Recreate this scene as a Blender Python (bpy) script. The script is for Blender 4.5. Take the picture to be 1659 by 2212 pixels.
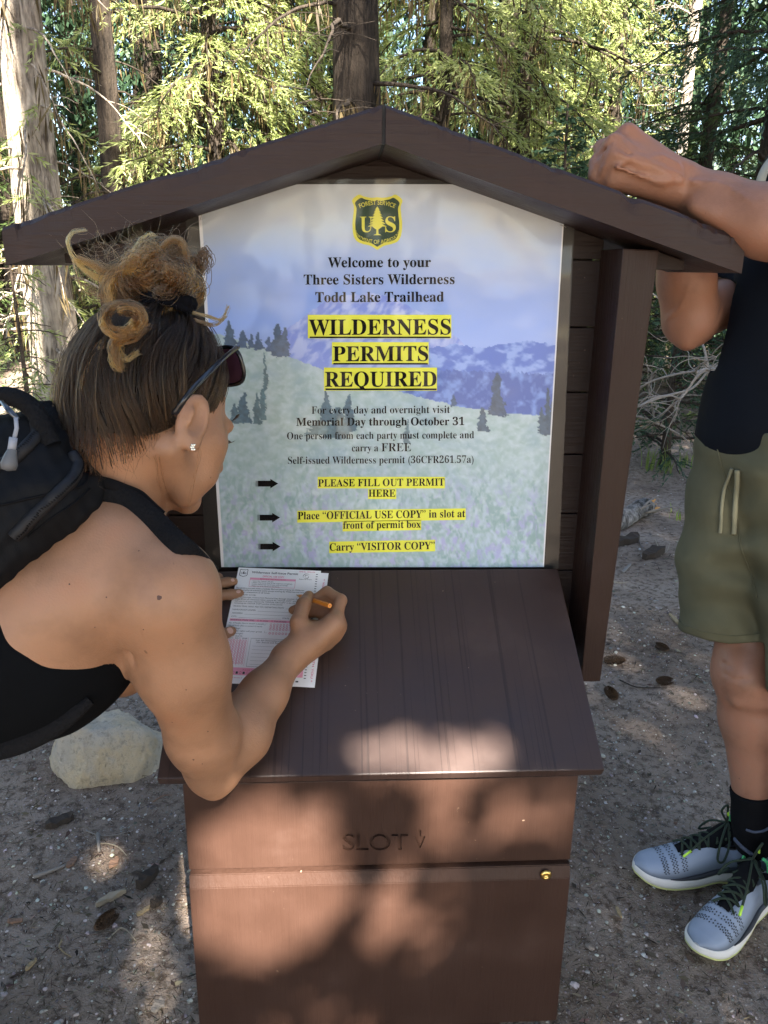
import bpy, bmesh, math, random
import numpy as np
from mathutils import Matrix, Vector
for o in list(bpy.data.objects): bpy.data.objects.remove(o)
SC = bpy.context.scene
COL = SC.collection
random.seed(5); RNG = np.random.default_rng(11)
R = math.radians

# ------------------------------------------------------------------ camera
CX0, CY0 = 829.5, 1106.0           # centre of a 1659 x 2212 measuring frame
FPX = 1724.0                       # focal length in the same units
CAMP = np.array([-0.0565, -0.9767, 1.3153])
PITCH, YAW, ROLL = R(17.05), R(3.07), R(0.64)
fw = np.array([math.sin(YAW)*math.cos(PITCH), math.cos(YAW)*math.cos(PITCH), -math.sin(PITCH)])
rt0 = np.array([math.cos(YAW), -math.sin(YAW), 0.0]); up0 = np.cross(rt0, fw)
rt = rt0*math.cos(ROLL)+up0*math.sin(ROLL); up = -rt0*math.sin(ROLL)+up0*math.cos(ROLL)
cd = bpy.data.cameras.new('camera'); co = bpy.data.objects.new('camera', cd); COL.objects.link(co)
cd.sensor_fit = 'VERTICAL'; cd.sensor_height = 24.0; cd.lens = FPX/2212*24.0
cd.clip_start = 0.02; cd.clip_end = 500
co.matrix_world = Matrix(((rt[0], up[0], -fw[0], CAMP[0]), (rt[1], up[1], -fw[1], CAMP[1]), (rt[2], up[2], -fw[2], CAMP[2]), (0, 0, 0, 1)))
SC.camera = co

# ------------------------------------------------------------------ world, sun, exposure
SUN_EL, SUN_AZ = R(41), R(-14)      # azimuth measured from straight behind the camera (-Y) towards -X (negative = +X)
sd = np.array([-math.sin(SUN_AZ)*math.cos(SUN_EL), -math.cos(SUN_AZ)*math.cos(SUN_EL), math.sin(SUN_EL)])   # towards the sun
W = bpy.data.worlds.new('World'); SC.world = W; W.use_nodes = True
nt = W.node_tree; nt.nodes.clear()
bg = nt.nodes.new('ShaderNodeBackground'); ow = nt.nodes.new('ShaderNodeOutputWorld'); sk = nt.nodes.new('ShaderNodeTexSky')
sk.sky_type = 'NISHITA'; sk.sun_disc = False; sk.sun_elevation = SUN_EL
sk.sun_rotation = math.atan2(sd[0], sd[1])
bg.inputs[1].default_value = 0.05
nt.links.new(sk.outputs[0], bg.inputs[0]); nt.links.new(bg.outputs[0], ow.inputs[0])
sl = bpy.data.lights.new('sun', 'SUN'); sl.energy = 5.0; sl.angle = R(0.53); sl.color = (1.0, 0.93, 0.82)
so = bpy.data.objects.new('sun', sl); COL.objects.link(so)
so.rotation_euler = Vector(sd).to_track_quat('Z', 'Y').to_euler(); so.location = (0, -6, 12)
SC.view_settings.view_transform = 'Standard'; SC.view_settings.look = 'None'
SC.view_settings.exposure = 3.35; SC.view_settings.gamma = 1.0
SC.cycles.max_bounces = 6; SC.cycles.transparent_max_bounces = 12; SC.cycles.use_denoising = True

# ------------------------------------------------------------------ measuring helpers (points on real planes)
def ray(px, py):
    px = np.asarray(px, float); py = np.asarray(py, float)
    return ((px-CX0)/FPX)[..., None]*rt + (-(py-CY0)/FPX)[..., None]*up + fw
def on_plane(px, py, p0, n):
    d = ray(px, py); n = np.asarray(n, float)
    t = ((np.asarray(p0)-CAMP)@n)/(d@n)
    return CAMP + d*np.asarray(t)[..., None]
def at_y(px, py, y): return on_plane(px, py, (0, y, 0), (0, 1, 0))
def at_z(px, py, z=0.0): return on_plane(px, py, (0, 0, z), (0, 0, 1))
def at_d(px, py, d): return CAMP + ray(px, py)*np.asarray(d, float)[..., None]
def w2c(P):
    q = np.asarray(P)-CAMP
    return np.stack([q@rt, -(q@up), q@fw], -1)
def c2w(Q): Q = np.asarray(Q); return CAMP + Q[..., 0:1]*rt - Q[..., 1:2]*up + Q[..., 2:3]*fw
def cp(px, py, z): return np.array([(px-CX0)*z/FPX, (py-CY0)*z/FPX, z])

# ------------------------------------------------------------------ object helpers
def tag(o, label=None, cat=None, group=None, kind=None):
    if label: o['label'] = label
    if cat: o['category'] = cat
    if group: o['group'] = group
    if kind: o['kind'] = kind
    return o
def empty(name, loc=(0, 0, 0)):
    o = bpy.data.objects.new(name, None); o.empty_display_size = .1; COL.objects.link(o); o.location = [float(v) for v in loc]; return o
def link(name, me, mat=None, parent=None):
    o = bpy.data.objects.new(name, me); COL.objects.link(o)
    for m in (mat if isinstance(mat, (list, tuple)) else [mat] if mat else []): me.materials.append(m)
    if parent is not None:
        o.parent = parent
        if parent.type == 'EMPTY': o.matrix_parent_inverse = Matrix.Translation(-Vector(parent.location))
    return o
def mesh_np(name, V, F, mat=None, parent=None, smooth=False, mi=None, colors=None):
    """V (n,3); F (m,k) array of equal-sized faces"""
    V = np.asarray(V, np.float32); F = np.asarray(F, np.int32); k = F.shape[1]
    me = bpy.data.meshes.new(name)
    me.vertices.add(len(V)); me.vertices.foreach_set('co', V.ravel())
    me.loops.add(F.size); me.loops.foreach_set('vertex_index', F.ravel())
    me.polygons.add(len(F)); me.polygons.foreach_set('loop_start', np.arange(0, F.size, k, dtype=np.int32))
    if mi is not None: me.polygons.foreach_set('material_index', np.asarray(mi, np.int32))
    me.polygons.foreach_set('use_smooth', np.full(len(F), bool(smooth)))
    if colors is not None:
        a = me.color_attributes.new('Col', 'FLOAT_COLOR', 'POINT')
        c = np.ones((len(V), 4), np.float32); c[:, :3] = colors; a.data.foreach_set('color', c.ravel())
    me.update(calc_edges=True); me.validate()
    return link(name, me, mat, parent)
class MB:
    """collects shapes, builds one mesh object"""
    def __init__(s): s.bm = bmesh.new()
    def hexa(s, p, bev=0, mi=0):
        vs = [s.bm.verts.new([float(c) for c in q]) for q in p]
        fs = []
        for f in ((0, 3, 2, 1), (4, 5, 6, 7), (0, 1, 5, 4), (1, 2, 6, 5), (2, 3, 7, 6), (3, 0, 4, 7)):
            fs.append(s.bm.faces.new([vs[i] for i in f])); fs[-1].material_index = mi
        if bev:
            es = list({e for f in fs for e in f.edges})
            bmesh.ops.bevel(s.bm, geom=es, offset=bev, segments=2, affect='EDGES', profile=.6)
        return s
    def box(s, x0, x1, y0, y1, z0, z1, bev=0, mi=0):
        return s.hexa([(x0, y0, z0), (x1, y0, z0), (x1, y1, z0), (x0, y1, z0), (x0, y0, z1), (x1, y0, z1), (x1, y1, z1), (x0, y1, z1)], bev, mi)
    def prism(s, pts, d, bev=0):
        """planar polygon pts (n,3) extruded by vector d"""
        a = [s.bm.verts.new([float(c) for c in p]) for p in pts]; d = np.asarray(d)
        b = [s.bm.verts.new([float(c) for c in (np.asarray(p)+d)]) for p in pts]
        n = len(a); fs = [s.bm.faces.new(a[::-1]), s.bm.faces.new(b)]
        for i in range(n): fs.append(s.bm.faces.new((a[i], a[(i+1) % n], b[(i+1) % n], b[i])))
        if bev:
            es = list({e for f in fs for e in f.edges}); bmesh.ops.bevel(s.bm, geom=es, offset=bev, segments=2, affect='EDGES')
        return s
    def tube(s, pts, rad, n=8, cap=True):
        V, F = tube_np(pts, rad, n)
        vs = [s.bm.verts.new([float(c) for c in q]) for q in V]
        for f in F: s.bm.faces.new([vs[i] for i in f])
        if cap:
            s.bm.faces.new(vs[:n][::-1]); s.bm.faces.new(vs[-n:])
        return s
    def build(s, name, mat=None, parent=None, smooth=False):
        bmesh.ops.recalc_face_normals(s.bm, faces=s.bm.faces)
        me = bpy.data.meshes.new(name); s.bm.to_mesh(me); s.bm.free()
        if smooth: me.polygons.foreach_set('use_smooth', np.full(len(me.polygons), True))
        return link(name, me, mat, parent)
def frames(P):
    P = np.asarray(P, float); T = np.gradient(P, axis=0); T /= np.linalg.norm(T, axis=1)[:, None]+1e-12
    ref = np.array([0, 0, 1.]) if abs(T[:, 2]).mean() < .8 else np.array([1., 0, 0])
    A = np.cross(T, ref); A /= np.linalg.norm(A, axis=1)[:, None]+1e-12
    return T, A, np.cross(T, A)
def tube_np(P, rad, n=8, off=0):
    P = np.asarray(P, float); rad = np.broadcast_to(np.asarray(rad, float), (len(P),))
    T, A, B = frames(P); th = np.arange(n)*2*np.pi/n
    V = P[:, None, :]+rad[:, None, None]*(np.cos(th)[None, :, None]*A[:, None, :]+np.sin(th)[None, :, None]*B[:, None, :])
    i, j = np.meshgrid(np.arange(len(P)-1), np.arange(n), indexing='ij'); j2 = (j+1) % n
    F = np.stack([i*n+j, i*n+j2, (i+1)*n+j2, (i+1)*n+j], -1).reshape(-1, 4)+off
    return V.reshape(-1, 3), F
def tubes_obj(name, paths, mat, parent=None, n=6, smooth=True):
    Vs, Fs, o = [], [], 0
    for P, r in paths:
        P = np.asarray(P, float); r = np.broadcast_to(np.asarray(r, float), (len(P),))
        P = np.vstack([P[:1]-(P[1]-P[0])*1e-3, P, P[-1:]+(P[-1]-P[-2])*1e-3]); r = np.r_[1e-5, r, 1e-5]
        V, F = tube_np(P, r, n, o); Vs.append(V); Fs.append(F); o += len(V)
    return mesh_np(name, np.vstack(Vs), np.vstack(Fs), mat, parent, smooth)
def smooth_path(P, m=6):
    """Catmull-Rom through P"""
    P = np.asarray(P, float); Q = np.vstack([2*P[0]-P[1], P, 2*P[-1]-P[-2]]); out = []
    for i in range(1, len(Q)-2):
        for t in np.arange(m)/m:
            a, b, c, d = Q[i-1:i+3]
            out.append(.5*((2*b)+(-a+c)*t+(2*a-5*b+4*c-d)*t*t+(-a+3*b-3*c+d)*t**3))
    out.append(P[-1]); return np.array(out)
def vnoise(x, y, seed=0):
    """value noise, arrays"""
    def h(i, j): 
        n = (i.astype(np.int64)*374761393+j.astype(np.int64)*668265263+seed*1442695041) & 0x7fffffff
        n = ((n ^ (n >> 13))*1274126177) & 0x7fffffff
        return ((n ^ (n >> 16)) & 0xffff)/65535.
    x = np.asarray(x, float); y = np.asarray(y, float)
    i = np.floor(x); j = np.floor(y); u = x-i; v = y-j; u = u*u*(3-2*u); v = v*v*(3-2*v)
    return (h(i, j)*(1-u)+h(i+1, j)*u)*(1-v)+(h(i, j+1)*(1-u)+h(i+1, j+1)*u)*v
def fbm(x, y, o=4, seed=0):
    s = 0; a = .5
    for k in range(o): s = s+a*vnoise(x*2**k, y*2**k, seed+k); a *= .5
    return s/(1-.5**o)

# ------------------------------------------------------------------ materials
def mat(name, base=(.5, .5, .5), rough=.6, spec=.5, **kw):
    m = bpy.data.materials.new(name); m.use_nodes = True
    b = m.node_tree.nodes['Principled BSDF']
    b.inputs['Base Color'].default_value = (*base, 1); b.inputs['Roughness'].default_value = rough
    b.inputs['Specular IOR Level'].default_value = spec
    for k, v in kw.items():
        b.inputs[k.replace('_', ' ')].default_value = v
    return m
def nd(m, t, **kw):
    n = m.node_tree.nodes.new('ShaderNode'+t)
    for k, v in kw.items():
        if k.startswith('i_'): n.inputs[k[2:].replace('_', ' ')].default_value = v
        else: setattr(n, k, v)
    return n
def lk(m, a, b): m.node_tree.links.new(a, b)
def P_(m): return m.node_tree.nodes['Principled BSDF']
def coords(m, scale=(1, 1, 1), kind='Object'):
    t = nd(m, 'TexCoord'); mp = nd(m, 'Mapping'); mp.inputs['Scale'].default_value = scale
    lk(m, t.outputs[kind], mp.inputs['Vector']); return mp.outputs[0]
def noise(m, co_, scale, detail=4, rough=.55, dist=0):
    n = nd(m, 'TexNoise'); n.inputs['Scale'].default_value = scale; n.inputs['Detail'].default_value = detail
    n.inputs['Roughness'].default_value = rough; n.inputs['Distortion'].default_value = dist
    lk(m, co_, n.inputs['Vector']); return n.outputs[0]
def ramp(m, fac, stops, interp='LINEAR'):
    r = nd(m, 'ValToRGB'); r.color_ramp.interpolation = interp
    el = r.color_ramp.elements
    while len(el) < len(stops): el.new(.5)
    for e, (p, c) in zip(el, stops):
        e.position = p; e.color = (*c, 1) if len(c) == 3 else c
    lk(m, fac, r.inputs[0]); return r.outputs[0]
def mix(m, fac, a, b, mode='MIX'):
    n = nd(m, 'Mix', data_type='RGBA', blend_type=mode)
    for s, v in ((n.inputs[0], fac), (n.inputs[6], a), (n.inputs[7], b)):
        if hasattr(v, 'is_linked'): lk(m, v, s)
        elif isinstance(v, (int, float)): s.default_value = v
        else: s.default_value = (*v, 1)
    return n.outputs[2]
def bump(m, h, strength=.3, dist=.01, normal=None):
    b = nd(m, 'Bump'); b.inputs['Strength'].default_value = strength; b.inputs['Distance'].default_value = dist
    lk(m, h, b.inputs['Height'])
    if normal is not None: lk(m, normal, b.inputs['Normal'])
    lk(m, b.outputs[0], P_(m).inputs['Normal']); return b.outputs[0]
def base(m, c): lk(m, c, P_(m).inputs['Base Color'])

def wood_paint(name, axis='x', checks=False, tint=(.027, .0135, .0102), spec=.22):
    m = mat(name, tint, .45, spec)
    sc = {'x': (3, 60, 60), 'y': (60, 3, 60), 'z': (60, 60, 3)}[axis]
    c = coords(m, sc); g = noise(m, c, 1.6, 6, .65)
    c2 = coords(m); n2 = noise(m, c2, 9, 5, .6)
    col = ramp(m, n2, [(.25, tuple(v*.78 for v in tint)), (.6, tint), (.85, tuple(min(1, v*1.25+.006) for v in tint))])
    # worn flecks and scratches
    n3 = noise(m, coords(m, (1, 1, 1)), 120, 2, .5); fl = ramp(m, n3, [(.735, (0, 0, 0)), (.76, (1, 1, 1))])
    n4 = noise(m, c2, 5, 2); msk = ramp(m, n4, [(.55, (0, 0, 0)), (.7, (.7, .7, .7))])
    f = mix(m, 1.0, fl, msk, 'MULTIPLY'); col = mix(m, f, col, (.32, .22, .16))
    if checks:
        sc2 = {'x': (2.2, 190, 190), 'y': (210, 1.0, 1.0), 'z': (190, 190, 2.2)}[axis]
        ch = noise(m, coords(m, sc2), 1.0, 3, .6); line = ramp(m, ch, [(.37, (.5, .5, .5)), (.42, (0, 0, 0))])
        col = mix(m, line, col, (.012, .007, .006))
        inv = nd(m, 'Invert'); lk(m, line, inv.inputs['Color']); 
        h = mix(m, .5, g, inv.outputs[0]); bump(m, h, .3, .0015)
    else: bump(m, g, .6, .0035)
    base(m, col)
    rr = ramp(m, n2, [(.3, (.36, .36, .36)), (.7, (.56, .56, .56))]); lk(m, rr, P_(m).inputs['Roughness'])
    return m

# ================================================================== KIOSK
M_trim = wood_paint('brown_paint_along_x', 'x'); M_lid = wood_paint('brown_paint_checked', 'y', True, (.044, .026, .0215), .42)
M_vert = wood_paint('brown_paint_upright', 'z'); M_front = wood_paint('brown_paint_sunlit', 'z', False, (.047, .0240, .0168), .22); M_board = wood_paint('brown_paint_dark', 'x', False, (.018, .0105, .0088))  # front copy of the paint is lightened so its sun spots come out brighter
LW, LH0, LD, LH1 = .32, .6237, .318, .8127              # desk lid: half width, front height, depth, back height
LN = np.array([0, -(LH1-LH0), LD]); LN /= np.linalg.norm(LN)
def lid(px, py, h=0.0): return on_plane(px, py, np.array([0, 0, LH0])+LN*np.asarray(h, float)[..., None] if np.ndim(h) else np.array([0, 0, LH0])+LN*h, LN)
YB = .0236; PY = .332                                  # box front, poster plane
kiosk = tag(empty('information_kiosk', (0, .25, 0)), 'dark brown painted wooden trail register kiosk with gabled roof and sloping desk', 'kiosk')
# desk lid
lt = LN*.019
q = [np.array(p) for p in ((-LW, 0, LH0), (LW, 0, LH0), (LW, LD, LH1), (-LW, LD, LH1))]
MB().hexa([p-lt for p in q]+q, .0025).build('desk_lid', M_lid, kiosk)
# permit box body (sides, back, bottom)
b = MB(); T = .018; zt = lambda y: LH0-.021+(LH1-LH0)/LD*y
for sx in (-1, 1):
    x0, x1 = sorted((sx*.29, sx*(.29-T)))
    b.hexa([(x0, YB+.02, .135), (x1, YB+.02, .135), (x1, .30, .135), (x0, .30, .135), (x0, YB+.02, zt(YB+.02)), (x1, YB+.02, zt(YB+.02)), (x1, .30, zt(.30)), (x0, .30, zt(.30))], .001)
b.box(-.29+T, .29-T, YB+.02, .30, .136, .154)
b.box(-.29+T, .29-T, .285, .299, .154, zt(.285)-.002)
b.build('permit_box', M_vert, kiosk)
def as_mesh(o):
    dg = bpy.context.evaluated_depsgraph_get(); dg.update()
    return bpy.data.meshes.new_from_object(o.evaluated_get(dg))
def text_mesh(body, bold=None, size=1., offset=0., extrude=0., align='CENTER', space=1.):
    """lettering as mesh data: (V, faces list), baseline at y=0"""
    s = ''
    for ch in body:
        if bold and 'A' <= ch <= 'Z': ch = chr(0x1D400+ord(ch)-65)
        elif bold and 'a' <= ch <= 'z': ch = chr(0x1D41A+ord(ch)-97)
        elif bold and '0' <= ch <= '9': ch = chr(0x1D7CE+ord(ch)-48)
        s += ch
    c = bpy.data.curves.new('lettering', 'FONT'); c.body = s; c.size = size; c.offset = offset; c.extrude = extrude; c.align_x = align
    c.space_character = space; c.resolution_u = 4
    o = bpy.data.objects.new('lettering', c); COL.objects.link(o)
    me = as_mesh(o); V = np.zeros(len(me.vertices)*3); me.vertices.foreach_get('co', V); V = V.reshape(-1, 3)
    F = [tuple(p.vertices) for p in me.polygons]
    bpy.data.objects.remove(o); bpy.data.curves.remove(c); bpy.data.meshes.remove(me)
    return V, F
class Flat:
    """flat printed marks laid out on a surface: fn(px, py, lift) -> world"""
    def __init__(s, fn): s.fn = fn; s.V = []; s.F = []; s.n = 0
    def add(s, P2, F, lift):
        P2 = np.asarray(P2, float); s.V.append(s.fn(P2[:, 0], P2[:, 1], lift)); s.F += [tuple(i+s.n for i in f) for f in F]; s.n += len(P2)
    def quad(s, x0, y0, x1, y1, lift): s.add([(x0, y1), (x1, y1), (x1, y0), (x0, y0)], [(0, 1, 2, 3)], lift)
    def poly(s, P, lift): s.add(P, [tuple(range(len(P)))], lift)
    def text(s, body, x0, x1, yb, cap, lift, bold=None, offset=0., slope=0., curve=None):
        """fit text between x0 and x1 on baseline yb; cap = height of capitals in the same units"""
        V, F = text_mesh(body, bold, 1., offset)
        if not len(V): return
        a, b_ = V[:, 0].min(), V[:, 0].max(); X = x0+(V[:, 0]-a)/(b_-a)*(x1-x0); Y = yb-V[:, 1]/.70*cap+(X-(x0+x1)/2)*slope
        if curve is not None: X, Y = curve(X, V[:, 1]/.70*cap)
        s.add(np.stack([X, Y], 1), F, lift)
    def build(s, name, m, parent, each=False):
        if each:
            o = 0
            for V in s.V:
                F = [tuple(i-o for i in f) for f in s.F if o <= f[0] < o+len(V)]; o += len(V); me = bpy.data.meshes.new(name); me.from_pydata(V.tolist(), [], F); me.update(); link(name, me, m, parent)
            return
        me = bpy.data.meshes.new(name); me.from_pydata(np.vstack(s.V).tolist(), [], s.F); me.update()
        return link(name, me, m, parent)
def solid_text(body, x0, x1, yb, cap, y, depth, kind=None, pts=None):
    """letters as a solid cutter through the plane y"""
    bm = bmesh.new()
    if pts is None:
        V, F = text_mesh(body, None, 1., .012); a, b_ = V[:, 0].min(), V[:, 0].max()
        px = x0+(V[:, 0]-a)/(b_-a)*(x1-x0); py = yb-V[:, 1]/.70*cap
    else: px, py = np.array(pts, float).T; F = [tuple(range(len(pts)))]
    P = at_y(px, py, y-.004); vs = [bm.verts.new(p) for p in P]
    for f in F:
        try: bm.faces.new([vs[i] for i in f])
        except ValueError: pass
    bmesh.ops.remove_doubles(bm, verts=bm.verts, dist=1e-6)
    r = bmesh.ops.extrude_face_region(bm, geom=bm.faces[:]); 
    bmesh.ops.translate(bm, verts=[v for v in r['geom'] if isinstance(v, bmesh.types.BMVert)], vec=(0, depth+.004, 0))
    bmesh.ops.recalc_face_normals(bm, faces=bm.faces)
    me = bpy.data.meshes.new('cutter'); bm.to_mesh(me); bm.free(); o = bpy.data.objects.new('cutter', me); COL.objects.link(o); return o
cut = [solid_text('SLOT', 740.5, 882, 1840, 36, YB, .0044),
       solid_text('', 0, 0, 0, 0, YB, .0044, pts=[(905, 1797), (910, 1797), (910, 1812), (905, 1812)]),
       solid_text('', 0, 0, 0, 0, YB, .0044, pts=[(896, 1811), (919, 1810), (916, 1819), (908, 1838), (900, 1820)])]
pan = MB().box(-.29, .29, YB, YB+.018, .4475, .5975, .0015).build('slot_panel', M_front, None)
for c_ in cut:
    md = pan.modifiers.new('cut', 'BOOLEAN'); md.object = c_; md.operation = 'DIFFERENCE'; md.solver = 'EXACT'
pm = as_mesh(pan); bpy.data.objects.remove(pan)
for c_ in cut: bpy.data.objects.remove(c_)
pm.materials.clear(); pm.name = 'slot_panel'; link('slot_panel', pm, M_front, kiosk)
# lower door, its top edge bevelled
X = .289; pr = [(-X, YB-.010, .137), (-X, YB-.010, .422), (-X, YB-.004, .4415), (-X, YB+.016, .4425), (-X, YB+.016, .137)]
dr = MB().prism(pr, (2*X, 0, 0), .0012).build('lower_door', M_front, kiosk)
M_brass = mat('brass', (.75, .52, .16), .28, .5, Metallic=1.0)
c0 = at_y(1179, 1890, YB-.010)
V = []; F = []; N = 24
for (r_, y_) in ((.0085, 0), (.0085, -.0012), (.0062, -.0030), (.0032, -.0033), (.0030, -.0012), (0.00001, -.0010)):
    for k in range(N): V.append(c0+np.array([r_*math.cos(k*2*math.pi/N), y_, r_*math.sin(k*2*math.pi/N)]))
for i in range(5):
    for k in range(N): F.append((i*N+k, i*N+(k+1) % N, (i+1)*N+(k+1) % N, (i+1)*N+k))
mesh_np('screw', V, F, M_brass, dr, True)
# back board of five planks, posts, roof
bb = MB()
zs = [.64, .695, .801, .907, 1.013, 1.119, 1.225, 1.331, 1.44]
for z0, z1 in zip(zs[:-1], zs[1:]): bb.box(-.3585, .3585, PY+.006, PY+.026, z0+.0012, z1-.0012, .0012)
SL = .3123; ZP = 1.5231; YR = .188; TR = .05; XR = .5145
und = lambda x: ZP-TR-SL*abs(x)-.001
pts = [(-.36, PY+.006, 1.436), (.36, PY+.006, 1.436-.0), (.36, PY+.006, und(.36)), (0, PY+.006, und(0)), (-.36, PY+.006, und(.36))]
pts = [(-.352, PY+.007, 1.345), (.352, PY+.007, 1.345), (.352, PY+.007, und(.352)), (0, PY+.007, und(0)), (-.352, PY+.007, und(.352))]
zs_top = [z for z in zs if z < 1.34]
bb.bm.free(); bb = MB()
for z0, z1 in zip(zs[:7], zs[1:8]): bb.box(-.3585, .3585, PY+.006, PY+.026, z0+.0012, z1-.0012 if z1 < 1.33 else 1.329, .0012)
bb.prism([(-.3585, PY+.006, 1.3315), (.3585, PY+.006, 1.3315), (.3585, PY+.006, und(.3585)), (0, PY+.006, und(0)), (-.3585, PY+.006, und(.3585))], (0, .02, 0), .0012)
bb.build('back_board', M_board, kiosk)
MB().prism([(-.348, PY+.0262, .642), (.348, PY+.0262, .642), (.348, PY+.0262, und(.348)-.002), (0, PY+.0262, und(0)-.002), (-.348, PY+.0262, und(.348)-.002)], (0, .012, 0)).build('light_stop_panel', M_board, kiosk)  # unseen panel added to stop light leaking between the planks
for sx in (-1, 1):
    t_ = (sx*.355, sx*.409); bo = (sx*.352, sx*.386); yb0, yb1 = .235, .372
    t_ = tuple(sorted(t_)); bo = tuple(sorted(bo))
    MB().hexa([(bo[0], yb0, .635), (bo[1], yb0, .635), (bo[1], yb1, .635), (bo[0], yb1, .635),
               (t_[0], yb0, und(.355)-.004*0-.016), (t_[1], yb0, und(.409)-.001), (t_[1], yb1, und(.409)-.001), (t_[0], yb1, und(.355)-.016)], .002).build('post', M_vert, kiosk)
    MB().hexa([(min(sx*.41, sx*.455), .25, und(.41)-.028), (max(sx*.41, sx*.455), .25, und(.41)-.028), (max(sx*.41, sx*.455), .36, und(.41)-.028), (min(sx*.41, sx*.455), .36, und(.41)-.028)]
              + [(x_, y_, und(x_)-.001) for x_, y_ in ((min(sx*.41, sx*.455), .25), (max(sx*.41, sx*.455), .25), (max(sx*.41, sx*.455), .36), (min(sx*.41, sx*.455), .36))], .001).build('roof_bracket', M_board, kiosk)
    leg = MB().box(sx*.175-.043, sx*.175+.043, .10, .186, -.05, .1345, .003).build('support_post', M_vert, kiosk)
M_roof = wood_paint('brown_paint_weathered', 'x', False, (.036, .0215, .0192))
def chipped_plank(sx, seed):
    """roof plank with a chipped, checked upper front edge"""
    n = 150; m = 5; rr = np.random.default_rng(seed)
    xs = np.linspace(.0025, XR, n); sec = []
    for i, x in enumerate(xs):
        ch = max(0, fbm(np.array([x*26.]), np.array([seed*3.1]), 4, seed)[0]-.52)*.05 if 0.03 < x < XR-.02 else 0
        ch2 = max(0, vnoise(np.array([x*75.]), np.array([seed*1.7]), seed+5)[0]-.70)*.018
        z = ZP-SL*x; wv = (fbm(np.array([x*7.]), np.array([1.+seed]), 3, seed+9)[0]-.5)*.0035
        sec.append([(sx*x, YR, z-TR+wv), (sx*x, YR-.0005, z-TR*.5), (sx*x, YR+ch*.3, z-.006-ch*.55-ch2), (sx*x, YR+.005+ch, z-.001-ch*.2), (sx*x, YR+.03, z), (sx*x, .46, z), (sx*x, .46, z-TR), (sx*x, YR+.012, z-TR)])
    S = np.array(sec); k = S.shape[1]; V = S.reshape(-1, 3)
    i, j = np.meshgrid(np.arange(n-1), np.arange(k), indexing='ij'); j2 = (j+1) % k
    F = np.stack([i*k+j, i*k+j2, (i+1)*k+j2, (i+1)*k+j], -1).reshape(-1, 4)
    o = [tuple(f) for f in F]+[tuple(range(k))[::-1], tuple(range((n-1)*k, n*k))]
    me = bpy.data.meshes.new('roof_plank'); me.from_pydata(V.tolist(), [], o); me.update()
    bm = bmesh.new(); bm.from_mesh(me); bmesh.ops.recalc_face_normals(bm, faces=bm.faces); bm.to_mesh(me); bm.free()
    return link('roof_plank', me, M_roof, kiosk)
chipped_plank(-1, 3); chipped_plank(1, 8)
M_felt = mat('black_felt', (.012, .012, .013), .7)
MB().hexa([(-.0022, YR+.004, ZP-TR), (.0022, YR+.004, ZP-TR), (.0022, .455, ZP-TR), (-.0022, .455, ZP-TR), (-.0022, YR+.004, ZP-.002), (.0022, YR+.004, ZP-.002), (.0022, .455, ZP-.002), (-.0022, .455, ZP-.002)]).build('ridge_seal', M_felt, kiosk)

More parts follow.
